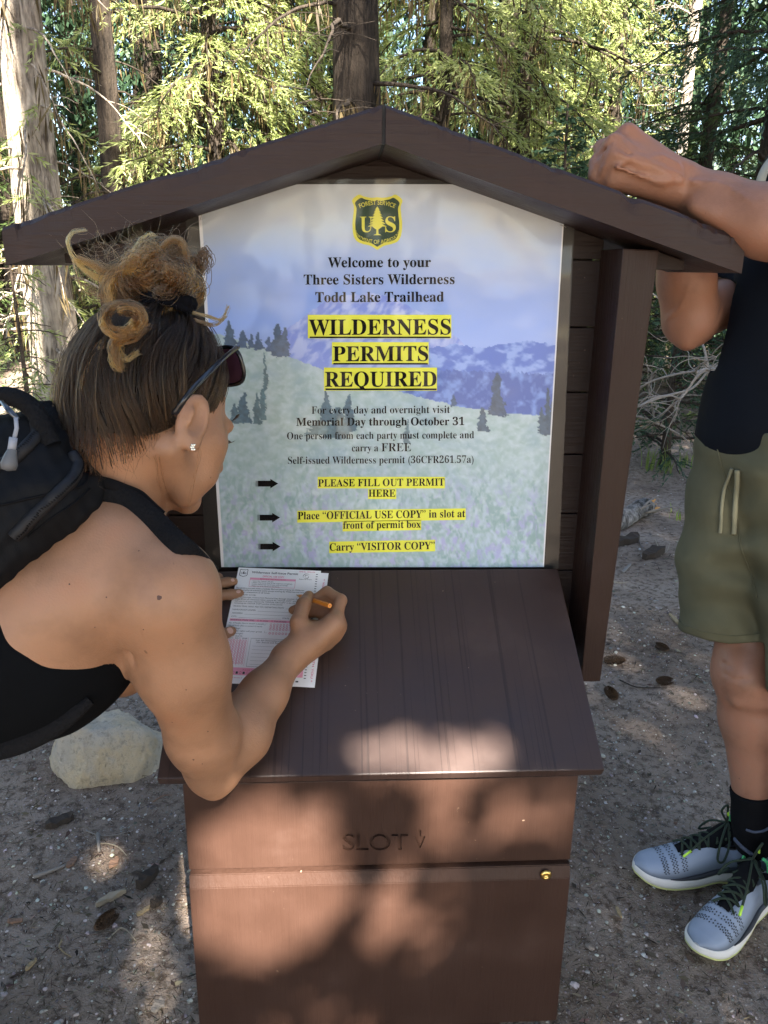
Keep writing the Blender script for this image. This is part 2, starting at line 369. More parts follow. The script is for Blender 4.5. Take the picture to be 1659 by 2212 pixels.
# ================================================================== POSTER
poster = tag(empty('trailhead_poster', (0, PY, .81)), 'large paper trailhead poster with mountain meadow picture stapled to the kiosk back board', 'poster')
pf = lambda x, y, l: at_y(x, y, PY-l)
nx, ny = 396, 414
uu, vv = np.meshgrid(np.linspace(0, 1, nx), np.linspace(0, 1, ny))
xl = 428+(478-428)*np.clip((vv*827+398-452)/773, -.1, 1); xr_ = 1218+(1175-1218)*np.clip((vv*827+398-480)/745, -.12, 1)
X = xl+(xr_-xl)*uu; Y = 398+vv*(1225-398)
def paint(x, y):
    lin = lambda r, g, b: np.array([((c/255+.055)/1.055)**2.4 if c > 10 else c/3294. for c in (r, g, b)])
    w1 = fbm(x/34, y/34, 3, 1)-.5; w2 = fbm(x/34, y/34, 3, 7)-.5
    xw = x+w1*14; yw = y+w2*14
    C = np.zeros(x.shape+(3,))
    def lerp(a, b, t): t = np.clip(t, 0, 1)[..., None]; return a*(1-t)+b*t
    cl = fbm(xw/150+.4, yw/80, 4, 21)
    C[:] = lerp(lin(196, 200, 204), lin(120, 158, 236), (y-430)/300+(cl-.5)*.5)
    C = lerp(C, lin(176, 182, 186), np.clip((560-y)/150, 0, 1)*np.clip((760-x)/300, 0, 1)*(.3+.8*cl))
    C = lerp(C, lin(176, 196, 244), np.clip((y-640)/100, 0, 1)*.7)
    def under(pts, yy, jag, s, sc=9):
        px, py = np.array(pts, float).T; return yy > np.interp(x, px, py)+(fbm(x/sc, y*0+s, 3, s)-.5)*jag
    # main peak
    mk = under([(420, 800), (560, 762), (610, 718), (660, 682), (690, 658), (720, 642), (745, 637), (800, 634), (840, 640), (870, 655), (905, 672), (950, 690), (1000, 742), (1040, 790), (1230, 900)], y, 8, 3)
    st = fbm(xw/16+yw/30, yw/22, 4, 33); mc = lerp(lin(122, 142, 222), lin(186, 198, 240), np.clip((st-.42)*4, 0, 1))
    mc = lerp(mc, lin(152, 168, 236), np.clip((y-730)/80, 0, 1)*.5); C[mk] = mc[mk]
    rk = under([(860, 800), (930, 752), (985, 742), (1030, 752), (1060, 748), (1100, 742), (1140, 736), (1175, 742), (1230, 752)], y, 7, 12)
    rc = lerp(lin(84, 116, 204), lin(152, 178, 236), np.clip((fbm(xw/22, yw/14, 4, 45)-.46)*5, 0, 1)); C[rk] = rc[rk]
    fk = under([(820, 850), (900, 806), (960, 800), (1230, 808)], y, 10, 17, 4)
    fc = lerp(lin(72, 98, 180), lin(126, 156, 222), np.clip((fbm(xw/15, yw/15, 4, 51)-.45)*4, 0, 1)); C[fk] = fc[fk]
    # hill and meadow
    hk = under([(420, 716), (480, 724), (560, 748), (640, 776), (700, 800), (780, 824), (900, 856), (1000, 880), (1100, 893), (1230, 902)], y, 5, 23)
    n1 = fbm(xw/13, yw/9, 4, 60); n2 = fbm(xw/46, yw/30, 3, 66); n3 = fbm(xw/7, yw/10, 3, 71)
    hc = lerp(lin(164, 186, 184), lin(208, 220, 228), np.clip((n1-.3)*1.7, 0, 1)); hc = lerp(hc, lin(140, 168, 190), np.clip((n2-.5)*3, 0, 1)*.7)
    lo = np.clip((y-930)/220, 0, 1)
    hc = lerp(hc, lerp(lin(134, 168, 168), lin(196, 208, 234), np.clip((n3-.3)*2.2, 0, 1)), lo*.8)
    hc = lerp(hc, lin(170, 158, 222), np.clip((fbm(xw/11, yw/16, 3, 81)-.56)*9, 0, 1)*np.clip((y-1000)/160, 0, .85))
    hc = lerp(hc, lin(110, 150, 146), np.clip((fbm(xw/9, yw/20, 3, 88)-.57)*8, 0, 1)*np.clip((y-960)/160, 0, .7))
    hc = lerp(hc, lin(216, 226, 234), np.clip((fbm(xw/8, yw/8, 3, 91)-.6)*6, 0, 1)*.35); hc = lerp(hc, lin(168, 192, 190), .28+0*y)
    C[hk] = hc[hk]
    # trees in the picture
    def tree(cx, y0, y1, w, col, rag=1.0, sh=0):
        t = (yw-y0)/(y1-y0); hw = w*(.12+.88*np.clip(t, 0, 1)**.8)*(.5+.95*fbm(xw/4, yw/3.4, 3, int(cx)))
        m = (t > 0) & (t < 1) & (np.abs(xw-cx-(fbm(yw/7, xw*0+cx, 2, 5)-.5)*6*rag) < hw); k = np.clip(.45+fbm(xw/6, yw/6, 2, 9)*.8, .3, 1.2)
        C[m] = (lin(*col)*k[..., None])[m]
    for a in ((495, 690, 748, 15, (56, 84, 116)), (524, 712, 750, 12, (66, 92, 130)), (541, 722, 752, 10, (66, 92, 130)), (560, 716, 758, 12, (66, 92, 130)), (583, 726, 762, 9, (70, 96, 140)), (598, 698, 768, 13, (56, 84, 120)), (612, 708, 770, 14, (60, 88, 124)),
              (571, 764, 905, 8, (90, 124, 134)), (556, 850, 912, 10, (84, 116, 126)), (526, 850, 912, 17, (70, 104, 124)), (508, 872, 914, 14, (80, 112, 126)), (706, 846, 908, 15, (76, 108, 126)), (752, 850, 934, 17, (80, 112, 130)), (728, 880, 946, 30, (88, 120, 134)), (690, 905, 940, 32, (96, 128, 138)),
              (1074, 806, 898, 18, (54, 78, 112)), (1043, 880, 932, 14, (66, 92, 116)), (983, 852, 880, 8, (60, 86, 124)), (1186, 838, 936, 10, (58, 84, 110)), (1172, 880, 938, 12, (66, 92, 116)), (1198, 860, 938, 10, (62, 88, 112)), (880, 905, 960, 7, (100, 130, 140))): tree(*a)
    return np.clip(C, 0, 1)
pc = paint(X, Y)
pc = pc*.86+np.array([.50, .58, .66])*.14
edge = (uu < .010) | (uu > .995)
pc[edge] = (.8, .8, .82)
warp = .0012*np.sin(uu*7+vv*3)+.004*np.clip(vv-.8, 0, 1)*(1-np.abs(uu-.5)*2)
Vp = at_y(X.ravel(), Y.ravel(), PY-.0005); 
i, j = np.meshgrid(np.arange(ny-1), np.arange(nx-1), indexing='ij'); 
Fp = np.stack([i*nx+j, (i+1)*nx+j, (i+1)*nx+j+1, i*nx+j+1], -1).reshape(-1, 4)
M_post = mat('printed_paper', (.8, .8, .8), .5, .35)
a_ = nd(M_post, 'Attribute', attribute_name='Col'); base(M_post, a_.outputs[0])
mesh_np('printed_sheet', Vp, Fp, M_post, poster, False, None, pc.reshape(-1, 3))
M_ink = mat('black_ink', (.004, .004, .005), .7, .1); M_hi = mat('yellow_highlight', (.80, .80, .07), .55, .3)
hl = Flat(pf)
for r_ in ((665, 680, 975, 731), (717, 739, 926, 787), (700, 794, 944, 844), (686, 1030, 961, 1055), (795, 1056, 856, 1078)): hl.quad(*r_, .0010)
hl.poly([(642, 1103), (1006, 1098), (1006, 1123), (642, 1129)][::-1], .0010); hl.poly([(740, 1126), (910, 1123), (910, 1145), (740, 1148)][::-1], .0010); hl.poly([(711, 1170), (940, 1166), (940, 1191), (711, 1195)][::-1], .0010)
hl.build('highlight_bar', M_hi, poster, True)
tx = Flat(pf); Lf = .0015
for a in (('Welcome to your', 708, 931, 577, 22), ('Three Sisters Wilderness', 656, 982, 614, 22), ('Todd Lake Trailhead', 681, 959, 652, 22),
          ('WILDERNESS', 667, 974, 723, 34), ('PERMITS', 719, 925, 780, 33), ('REQUIRED', 702, 943, 835, 33), ('Memorial Day through October 31', 640, 1003, 919, 17.5)):
    tx.text(*a, Lf, True, .004, -.004)
for a in (('PLEASE FILL OUT PERMIT', 687, 960, 1050, 16, -.008), ('HERE', 796, 854, 1073, 16, 0), ('Place “OFFICIAL USE COPY” in slot at', 643, 1005, 1119.5, 16.5, -.014), ('front of permit box', 741, 909, 1141, 16, -.014), ('Carry “VISITOR COPY”', 712, 939, 1188, 16.5, -.016)):
    tx.text(*a[:5], Lf, True, .003, a[5])
for a in (('For every day and overnight visit', 673, 972, 893, 16.5), ('One person from each party must complete and', 620, 1024, 948, 16), ('carry a', 760, 817, 975, 15.5), ('FREE', 824, 888, 975, 18.5), ('Self-issued Wilderness permit (36CFR261.57a)', 622, 1023, 1001, 16)):
    tx.text(*a, Lf, True, -.0052, -.006)
tx.build('lettering', M_ink, poster, True); tx = Flat(pf)
for r_ in ((669, 727, 973, 730.5), (720, 784, 924, 787.5), (703, 839, 943, 843)): tx.quad(*r_, Lf)
tx.build('underline', M_ink, poster, True); tx = Flat(pf)
for x0, yc in ((553, 1045), (557, 1118.5), (558, 1181)):
    tx = Flat(pf); tx.poly([(x0+4, yc-6.5), (x0+31, yc-6.5), (x0+31, yc-10.5), (x0+48, yc-.5), (x0+31, yc+10), (x0+31, yc+6), (x0+4, yc+6)][::-1], Lf)
    tx.quad(x0+1.6, yc-6.5, x0+2.8, yc+6, Lf); tx.quad(x0-.6, yc-6.5, x0+.2, yc+6, Lf); tx.build('arrow', M_ink, poster)

# emblem: shield with tree and letters
M_yel = mat('emblem_yellow', (.72, .66, .08), .55, .3); M_grn = mat('emblem_green', (.022, .05, .022), .55, .3)
half = [(0, 425), (14, 427), (30, 424), (41, 420.5), (55, 432), (51.5, 446), (52.5, 463), (54.5, 482), (53, 505), (46, 520), (32, 527), (15, 531), (0, 540)]
sx_, cx_ = .985, 815
half[0] = (0, 426)
def shield(k, dy=0): 
    h = np.array(smooth_path(half, 4)); c_ = np.array([0, 481]); h = (h-c_)*k+c_+np.array([0, dy])
    L = h.copy(); L[:, 0] *= -1
    return np.vstack([h, L[::-1][1:-1]])*np.array([sx_, 1])+np.array([cx_, 0])
e = Flat(pf); e.poly(shield(1.), .0011); em = e.build('emblem', M_yel, poster)
e = Flat(pf); e.poly(shield(.885), .0014); e.build('emblem_field', M_grn, em)
e = Flat(pf)
tr_ = [(815, 446)]
for k in range(7):
    w = 5+k*2.6; y = 453+k*6.1; tr_ += [(815+w, y), (815+w*.55, y-.5)]
tr_ += [(817, 496), (817.5, 505), (824, 508), (815, 508)]
tr_ = np.array(tr_); Lft = tr_.copy(); Lft[:, 0] = 1630-Lft[:, 0]
e.poly(np.vstack([tr_, Lft[::-1][1:-1]]), .0017)
e.text('U', 778, 805, 501, 34, .0017, True); e.text('S', 832, 855, 501, 34, .0017, True)
def arc(cx, cy, r, s): 
    return lambda X_, h: (cx+(r+s*h)*np.sin((X_-cx)/r), cy-s*(r+s*h)*np.cos((X_-cx)/r))
e.text('FOREST SERVICE', 777, 853, 0, 9.5, .0017, None, .004, 0, arc(815, 535, 93, 1))
e.text('DEPARTMENT OF AGRICULTURE', 764, 866, 0, 8.5, .0017, None, .004, 0, lambda X_, h: (815+(44-h*.25)*np.sin((X_-815)/33*1.0)*1.08, 497+(29.5-h)*np.cos((X_-815)/33)+0))
e.build('emblem_lettering', M_yel, em)
# clear plastic cover with wide margins, staples
M_film = bpy.data.materials.new('clear_film'); M_film.use_nodes = True; ntf = M_film.node_tree; ntf.nodes.clear()
o_ = ntf.nodes.new('ShaderNodeOutputMaterial'); mx = ntf.nodes.new('ShaderNodeMixShader'); tb = ntf.nodes.new('ShaderNodeBsdfTransparent'); gl = ntf.nodes.new('ShaderNodeBsdfGlossy')
gl.inputs['Roughness'].default_value = .12; gl.inputs['Color'].default_value = (.9, .9, .9, 1); tb.inputs[0].default_value = (.96, .965, .97, 1)
fr = ntf.nodes.new('ShaderNodeFresnel'); fr.inputs[0].default_value = 1.5; mm_ = ntf.nodes.new('ShaderNodeMath'); mm_.operation = 'MULTIPLY'; mm_.inputs[1].default_value = .55; ntf.links.new(fr.outputs[0], mm_.inputs[0]); ntf.links.new(mm_.outputs[0], mx.inputs[0])
nz = ntf.nodes.new('ShaderNodeTexNoise'); nz.inputs['Scale'].default_value = 7; bm_ = ntf.nodes.new('ShaderNodeBump'); bm_.inputs['Strength'].default_value = .5; bm_.inputs['Distance'].default_value = .03
tc_ = ntf.nodes.new('ShaderNodeTexCoord'); ntf.links.new(tc_.outputs['Object'], nz.inputs['Vector']); ntf.links.new(nz.outputs[0], bm_.inputs['Height']); ntf.links.new(bm_.outputs[0], gl.inputs['Normal'])
ntf.links.new(tb.outputs[0], mx.inputs[1]); ntf.links.new(gl.outputs[0], mx.inputs[2]); ntf.links.new(mx.outputs[0], o_.inputs[0])
n_ = 24; u2, v2 = np.meshgrid(np.linspace(0, 1, n_), np.linspace(0, 1, n_))
Yf = 386+v2*(1229-386); Xf = (400+(446-400)*v2)*(1-u2)+(1241+(1206-1241)*v2)*u2
wav = .0022+.0012*(fbm(u2*4, v2*4, 2, 4)-.3)+.006*np.clip(u2-.94, 0, 1)*v2*6
Vf = at_y(Xf.ravel(), Yf.ravel(), PY)-np.stack([0*wav.ravel(), wav.ravel(), 0*wav.ravel()], 1)
i, j = np.meshgrid(np.arange(n_-1), np.arange(n_-1), indexing='ij')
mesh_np('plastic_cover', Vf, np.stack([i*n_+j, (i+1)*n_+j, (i+1)*n_+j+1, i*n_+j+1], -1).reshape(-1, 4), M_film, poster, True)
M_film2 = mat('cloudy_film', (.030, .027, .024), .4, .3)
mg = Flat(lambda x, y, l: at_y(x, y, PY+.0035-l))
for P in ([(400, 455), (430, 455), (478, 1229), (446, 1229)], [(1215, 478), (1241, 490), (1206, 1229), (1174, 1229)], [(560, 388), (1080, 388), (1080, 410), (560, 410)]): mg.poly([P[0], P[3], P[2], P[1]], 0)
M_st = mat('staple_steel', (.35, .34, .32), .35, .5, Metallic=1.0)
mg.build('cover_margin', M_film2, poster)
for (ax, ay, bx, by) in ((541, 420, 552, 416), (433, 474, 436, 462), (1211, 486, 1223, 491), (1238, 1000, 1238, 1000)):
    if ax == bx: continue
    A, B = at_y(ax, ay, PY-.0035), at_y(bx, by, PY-.0035); tubes_obj('staple', [(np.array([A+(0, .004, 0), A, B, B+(0, .004, 0)]), .0006)], M_st, poster, 5)

# ================================================================== PERMIT FORM
form = tag(empty('permit_form', lid(590, 1350)), 'white and pink self-issue permit sheets lying on the brown desk under the writing hand', 'permit form')
FC = [lid(515.7, 1227), lid(693.5, 1234.5), lid(655, 1484), lid(466, 1473)]   # top left, top right, bottom right, bottom left
fo, fu, fv = FC[0], (FC[1]-FC[0]), (FC[3]-FC[0])
def ff(s, t, l): s = np.asarray(s, float)[..., None]; t = np.asarray(t, float)[..., None]; return fo+fu*s+fv*t+LN*l
vo, vu, vv_ = lid(515.7, 1229), lid(709.8, 1239)-lid(515.7, 1229), lid(679.7, 1486)-lid(709.8, 1239)
M_pap = mat('white_paper', (.80, .80, .82), .6, .3)
def sheet(name, o, u, v, l0, l1):
    P = [o, o+v, o+u+v, o+u]; return MB().hexa([p+LN*l0 for p in P]+[p+LN*l1 for p in P]).build(name, M_pap, form)
vc = sheet('visitor_copy', vo, vu, vv_, .0006, .0009); oc = sheet('official_copy', fo, fu, fv, .0014, .0018)
M_pink = mat('pink_ink', (.80, .36, .48), .6, .3); M_red = mat('red_ink', (.62, .12, .22), .6, .3); M_gry = mat('gray_ink', (.05, .05, .06), .6, .3)
k1, k2, k3 = Flat(ff), Flat(ff), Flat(ff)
L1, L2 = .0021, .0023
k1.text('Wilderness Self-Issue Permit', .17, .73, .052, .020, L2, None, .012)
k2.text('OFFICIAL USE COPY', .31, .57, .086, .015, L2, None, .008)
k3.quad(.165, .094, .71, .114, L1); k2.text('MARKING INSTRUCTIONS', .285, .59, .111, .013, L2, None, .008)
for x0, y0, x1, y1 in ((.165, .094, .168, .18), (.707, .094, .71, .18), (.165, .178, .71, .18)): k2.quad(x0, y0, x1, y1, L2)
for n, s in enumerate(('Use a No. 2 pencil / ink pen.', 'Make solid marks that fit the response completely.', 'Erase cleanly any marks you wish to change.', 'Make no stray marks on this form.')): k1.text('• '+s, .19, (.45, .68, .63, .53)[n], .131+n*.0155, .010, L2)
for n, (s, x1) in enumerate((('This permit is not valid unless completely filled out before entering the Wilderness', .83), ('It is required for all individuals and/or groups entering the Wilderness and must', .83), ('be in their possession at all times.', .43))): k1.text(s, .02, x1, .202+n*.019, .0115, L2, None, .008)
k1.text('THIS PERMIT IS FOR:', .03, .27, .265, .0115, L2)
for n, (s, x1) in enumerate((('Day or overnight visitors from Memorial Day through October 31.', .77), ('Please fill out the information below, remove the “VISITOR COPY” and keep it', .82), ('with you at all times. Deposit the “OFFICIAL USE COPY” in the slot after', .80), ('reviewing the VISITOR COPY portion of this permit.', .60))): k1.text(s, .035, x1, .287+n*.0185, .0115, L2)
for n, (s, x1) in enumerate((('WHICH TRAIL HEAD ARE YOU DEPARTING FROM?', .62), ('NAME/GROUP LEADER:', .30), ('ADDRESS:', .155), ('CITY:', .095))):
    y = .371+n*.031; k1.text(s, .03, x1, y, .0125, L2); k1.quad(x1+.02, y+.001, .93 if n < 3 else .6, y+.0025, L2)
k1.text('STATE:', .62, .70, .464, .0125, L2)
k3.quad(.02, .476, .95, .497, L1); k1.text('RESIDENCE (MARK ONE)', .03, .30, .492, .0115, L2); k1.text('In-state', .37, .46, .492, .0115, L2); k1.text('Out-of-state', .53, .67, .492, .0115, L2)
def ring(fl, x, y, r=.0105):
    n = 10; th = np.arange(n)*2*np.pi/n; P = np.r_[np.c_[x+r*np.cos(th), y+r*.8*np.sin(th)], np.c_[x+r*.66*np.cos(th), y+r*.53*np.sin(th)]]
    fl.add(P, [(k, n+k, n+(k+1) % n, (k+1) % n) for k in range(n)], L2)
ring(k2, .345, .487); ring(k2, .505, .487)
for n, (s, x1) in enumerate((('No. of People: (Not to exceed 12 people)', .42), ('No. of Stock: (Not to exceed 12 stock)', .40), ('No. of Dogs:', .16), ('How many nights will your group', .41), ('be out overnight?', .2), ('ENTRY DATE:', .2))): k1.text(s, .02, x1, .520+n*.0225, .0115, L2)
for n in range(4):
    for q_ in range(12): ring(k2, .50+q_*.037, (.517, .537, .557, .592)[n], .012)
k1.quad(.43, .512, .46, .513, L2); k1.quad(.43, .512, .432, .530, L2); k1.quad(.44, .572, .442, .590, L2); k1.quad(.44, .589, .47, .590, L2)
for n in range(10):
    for q_ in range(8): ring(k2, .02+q_*.032, .665+n*.0205, .012)
k1.text('MONTH   DAY   YEAR', .0, .26, .650, .0115, L2)
for x in (.0, .105, .18, .27): k2.quad(x, .636, x+.002, .87, L2)
for x0, y0, x1, y1 in ((.30, .64, .92, .642), (.30, .873, .92, .875), (.30, .64, .302, .875), (.918, .64, .92, .875)): k1.quad(x0, y0, x1, y1, L2)
k1.text('List All Destinations/Camp Locations', .36, .84, .661, .012, L2); k1.text('(for Search and Rescue Purposes)', .37, .80, .678, .012, L2)
for n in range(6): k1.quad(.33, .705+n*.03, .9, .7062+n*.03, L2)
k3.quad(.0, .885, .93, .945, L1); k2.text('PLEASE DO NOT WRITE IN THIS AREA', .27, .73, .911, .015, L2)
for q_ in range(22):
    x = .02+q_*.038
    if q_ in (1, 5, 7, 9, 10, 11, 14, 17, 18): k1.quad(x-.012, .917, x+.012, .936, L2)
    else: ring(k2, x, .926, .014)
k2.text('No. of marked forms: 5   4   3   2   1', .02, .42, .970, .010, L2)
k1.quad(.33, .975, .36, .986, L2); k1.quad(.86, .973, .89, .984, L2)
for n in range(41): k1.quad(.945, .035+n*.0228, .968, .0415+n*.0228, L2)
k2.text('OMB No. 0596-0106', .74, .93, .024, .011, L2)
k1.text('leave no trace', .75, .90, .096, .012, L2)
sp = np.array([(.83+.05*math.cos(a)*(1-a/14), .062-.03*math.sin(a)*(1-a/14)) for a in np.linspace(.5, 11, 50)])
k1.add(np.r_[sp, sp+[.004, .003]], [(k, k+1, 50+k+1, 50+k) for k in range(49)], L2)
sh = shield(1.); shn = np.c_[.075+(sh[:, 0]-815)/54*.05, .055+(sh[:, 1]-481)/60*.038]; ns = len(shn); inn = (shn-[.075, .055])*.87+[.075, .055]
k1.add(np.r_[shn, inn], [(k, (k+1) % ns, ns+(k+1) % ns, ns+k) for k in range(ns)], L2)
k1.poly([(.075, .034), (.09, .062), (.06, .062)], L2); k1.text('U', .040, .058, .066, .02, L2, True); k1.text('S', .092, .108, .066, .02, L2, True)
k1.build('print', M_gry, oc); k2.build('red_print', M_red, oc); k3.build('pink_band', M_pink, oc)
vf = Flat(lambda s, t, l: vo+vu*np.asarray(s)[..., None]+vv_*np.asarray(t)[..., None]+LN*l)
V, F = text_mesh('* VISITOR COPY - DETACH AND TAKE WITH YOU *', None, 1., .008); a, b_ = V[:, 0].min(), V[:, 0].max()
vf.add(np.c_[.948+V[:, 1]*.030, .06+(V[:, 0]-a)/(b_-a)*.9], F, .0012); vf.build('red_print', M_red, vc)

# ================================================================== GROUND
M_gnd = mat('forest_floor', (.1, .08, .06), .95, .2)
c = coords(M_gnd); n1 = noise(M_gnd, c, 2.2, 6, .6); n2 = noise(M_gnd, c, 38, 5, .7); n3 = noise(M_gnd, c, 210, 3, .6)
col = ramp(M_gnd, n1, [(.3, (.155, .110, .080)), (.5, (.25, .190, .145)), (.7, (.335, .268, .212))])
col = mix(M_gnd, ramp(M_gnd, n2, [(.38, (.9, .9, .9)), (.52, (0, 0, 0))]), col, (.085, .058, .040))
col = mix(M_gnd, ramp(M_gnd, n3, [(.60, (0, 0, 0)), (.66, (.8, .8, .8))]), col, (.30, .27, .24)); base(M_gnd, col)
h = mix(M_gnd, .5, n2, n3); bump(M_gnd, h, .8, .02)
def gz(x, y): return (fbm(np.asarray(x)*1.3+50, np.asarray(y)*1.3+50, 4, 2)-.5)*.05
gx = np.concatenate([-np.geomspace(60, 3.2, 26), np.linspace(-3, 3, 121), np.geomspace(3.2, 60, 26)]); gy = np.concatenate([-np.geomspace(40, 1.8, 22), np.linspace(-1.6, 6, 140), np.geomspace(6.2, 90, 30)])
XX, YY = np.meshgrid(gx, gy); ZZ = gz(XX, YY); nX = len(gx); i, j = np.meshgrid(np.arange(len(gy)-1), np.arange(nX-1), indexing='ij')
tag(mesh_np('ground', np.stack([XX, YY, ZZ], -1).reshape(-1, 3), np.stack([i*nX+j, i*nX+j+1, (i+1)*nX+j+1, (i+1)*nX+j], -1).reshape(-1, 4), M_gnd, None, True), kind='structure')
M_grav = mat('gravel_stone', (.3, .28, .26), .85, .25); a_ = nd(M_grav, 'Attribute', attribute_name='Col'); base(M_grav, a_.outputs[0])
def scatter(n, far=False):
    """points on the ground, denser near"""
    d = RNG.uniform(.75, 3.2, n) if not far else RNG.uniform(2.6, 6.5, n)
    a = RNG.uniform(-.62, .62, n)+YAW
    return CAMP[0]+d*np.sin(a)*1.0, CAMP[1]+d*np.cos(a)
_ph = (1+5**.5)/2
OCT = unit_ = np.array([(-1, _ph, 0), (1, _ph, 0), (-1, -_ph, 0), (1, -_ph, 0), (0, -1, _ph), (0, 1, _ph), (0, -1, -_ph), (0, 1, -_ph), (_ph, 0, -1), (_ph, 0, 1), (-_ph, 0, -1), (-_ph, 0, 1)])/1.902
OF = np.array([(0, 11, 5), (0, 5, 1), (0, 1, 7), (0, 7, 10), (0, 10, 11), (1, 5, 9), (5, 11, 4), (11, 10, 2), (10, 7, 6), (7, 1, 8), (3, 9, 4), (3, 4, 2), (3, 2, 6), (3, 6, 8), (3, 8, 9), (4, 9, 5), (2, 4, 11), (6, 2, 10), (8, 6, 7), (9, 8, 1)])
def pebbles(n, far, smin, smax):
    x, y = scatter(n, far); s = smin*(smax/smin)**(RNG.random(n)**2.6)
    V = OCT[None]*(s[:, None, None]*RNG.uniform(.7, 1.15, (n, 12, 1)))*np.stack([RNG.uniform(.7, 1.3, n), RNG.uniform(.6, 1., n), np.ones(n)], -1)[:, None]
    V[:, :, 2] *= .62; th = RNG.uniform(0, 6.28, n); cx, sx = np.cos(th)[:, None], np.sin(th)[:, None]
    V = np.stack([V[..., 0]*cx-V[..., 1]*sx, V[..., 0]*sx+V[..., 1]*cx, V[..., 2]], -1)
    V += np.stack([x, y, gz(x, y)+s*.22], -1)[:, None]
    g = (.09+.40*RNG.random(n)**1.5)[:, None]*np.array([1.04, .94, .82])*RNG.uniform(.90, 1.10, (n, 3)); g[RNG.random(n) < .05] *= 1.25
    return V.reshape(-1, 3), (OF[None]+12*np.arange(n)[:, None, None]).reshape(-1, 3), np.repeat(g, 12, 0)
A = pebbles(30000, False, .0011, .0056); B = pebbles(6000, True, .0025, .010); Cc = pebbles(260, False, .005, .012)
k1_, k2_ = len(A[0]), len(A[0])+len(B[0])
tag(mesh_np('gravel', np.vstack([A[0], B[0], Cc[0]]), np.vstack([A[1], B[1]+k1_, Cc[1]+k2_]), M_grav, None, False, None, np.vstack([A[2], B[2], Cc[2]])), kind='stuff')
M_lit = mat('needle_litter', (.1, .07, .05), .9, .2); a_ = nd(M_lit, 'Attribute', attribute_name='Col'); base(M_lit, a_.outputs[0])
def cards(pos, d, L, Wd, nrm=None):
    """rhombus leaves: pos (n,3) base, d (n,3) direction, L, Wd (n,)"""
    n = len(pos); r = RNG.normal(size=(n, 3)) if nrm is None else nrm
    s = np.cross(d, r); s /= np.linalg.norm(s, axis=1)[:, None]+1e-9
    L = np.asarray(L)[:, None]; Wd = np.asarray(Wd)[:, None]
    V = np.stack([pos, pos+d*L*.45+s*Wd*.5, pos+d*L, pos+d*L*.45-s*Wd*.5], 1)
    return V.reshape(-1, 3), np.arange(4*n).reshape(-1, 4)
def unit(v): return v/(np.linalg.norm(v, axis=-1, keepdims=True)+1e-12)
def litter(n, far, L0, L1, w):
    x, y = scatter(n, far); th = RNG.uniform(0, 6.28, n); d = unit(np.stack([np.cos(th), np.sin(th), RNG.normal(0, .12, n)], -1))
    V, F = cards(np.stack([x, y, gz(x, y)+RNG.uniform(.001, .006, n)], -1), d, RNG.uniform(L0, L1, n), RNG.uniform(.5, 1.2, n)*w, np.tile([0, 0, 1.], (n, 1))+RNG.normal(0, .35, (n, 3)))
    g = RNG.uniform(.02, .15, n)[:, None]*np.array([1.08, .80, .56])*RNG.uniform(.85, 1.15, (n, 3)); g[RNG.random(n) < .1] *= 2.0
    return V, F, np.repeat(g, 4, 0)
A = litter(24000, False, .008, .03, .0022); B = litter(7000, True, .02, .06, .005); Cc = litter(900, False, .012, .035, .010)
k1_, k2_ = len(A[0]), len(A[0])+len(B[0])
tag(mesh_np('needle_litter', np.vstack([A[0], B[0], Cc[0]]), np.vstack([A[1], B[1]+k1_, Cc[1]+k2_]), M_lit, None, False, None, np.vstack([A[2], B[2], Cc[2]])), kind='stuff')

# ================================================================== TREES
def bark(name, dark, light, sc=1.):
    m = mat(name, light, .9, .2); c = coords(m, (1, 1, .16)); n = noise(m, c, 26*sc, 6, .62, .6); n2 = noise(m, coords(m), 3, 4)
    n3 = noise(m, coords(m, (1, 1, .5)), 60*sc, 3)
    col = ramp(m, n, [(.36, dark), (.50, tuple((a+b)/2 for a, b in zip(dark, light))), (.62, light)])
    col = mix(m, ramp(m, n2, [(.4, (0, 0, 0)), (.65, (.55, .55, .55))]), col, tuple(v*1.25 for v in light)); base(m, col)
    bump(m, mix(m, .3, n, n3), 1.0, .05); return m
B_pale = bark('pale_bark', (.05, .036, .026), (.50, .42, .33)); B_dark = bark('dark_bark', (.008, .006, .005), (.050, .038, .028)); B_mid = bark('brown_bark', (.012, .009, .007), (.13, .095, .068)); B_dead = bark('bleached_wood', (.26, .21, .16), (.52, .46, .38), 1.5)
def leafmat(name, cols, trans=.35):
    m = bpy.data.materials.new(name); m.use_nodes = True; t = m.node_tree; b = P_(m)
    g = nd(m, 'NewGeometry'); rr = ramp(m, g.outputs['Random Per Island'], [(i/(len(cols)-1), c) for i, c in enumerate(cols)]); base(m, rr)
    b.inputs['Roughness'].default_value = .55; b.inputs['Specular IOR Level'].default_value = .25
    tl = nd(m, 'BsdfTranslucent'); lk(m, rr, tl.inputs[0]); mx = nd(m, 'MixShader'); mx.inputs[0].default_value = trans
    lk(m, b.outputs[0], mx.inputs[1]); lk(m, tl.outputs[0], mx.inputs[2]); lk(m, mx.outputs[0], t.nodes['Material Output'].inputs[0]); return m
L_sun = leafmat('sunlit_needles', [(.18, .23, .06), (.36, .42, .14), (.52, .55, .28), (.27, .33, .10)], .55)  # needle colour lightened to stand in for overexposed sunlight
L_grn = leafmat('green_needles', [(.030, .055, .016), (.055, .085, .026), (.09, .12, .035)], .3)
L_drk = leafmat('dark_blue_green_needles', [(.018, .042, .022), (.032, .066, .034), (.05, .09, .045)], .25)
L_moss = leafmat('hanging_lichen', [(.045, .032, .015), (.10, .07, .03), (.18, .14, .065)], .35)
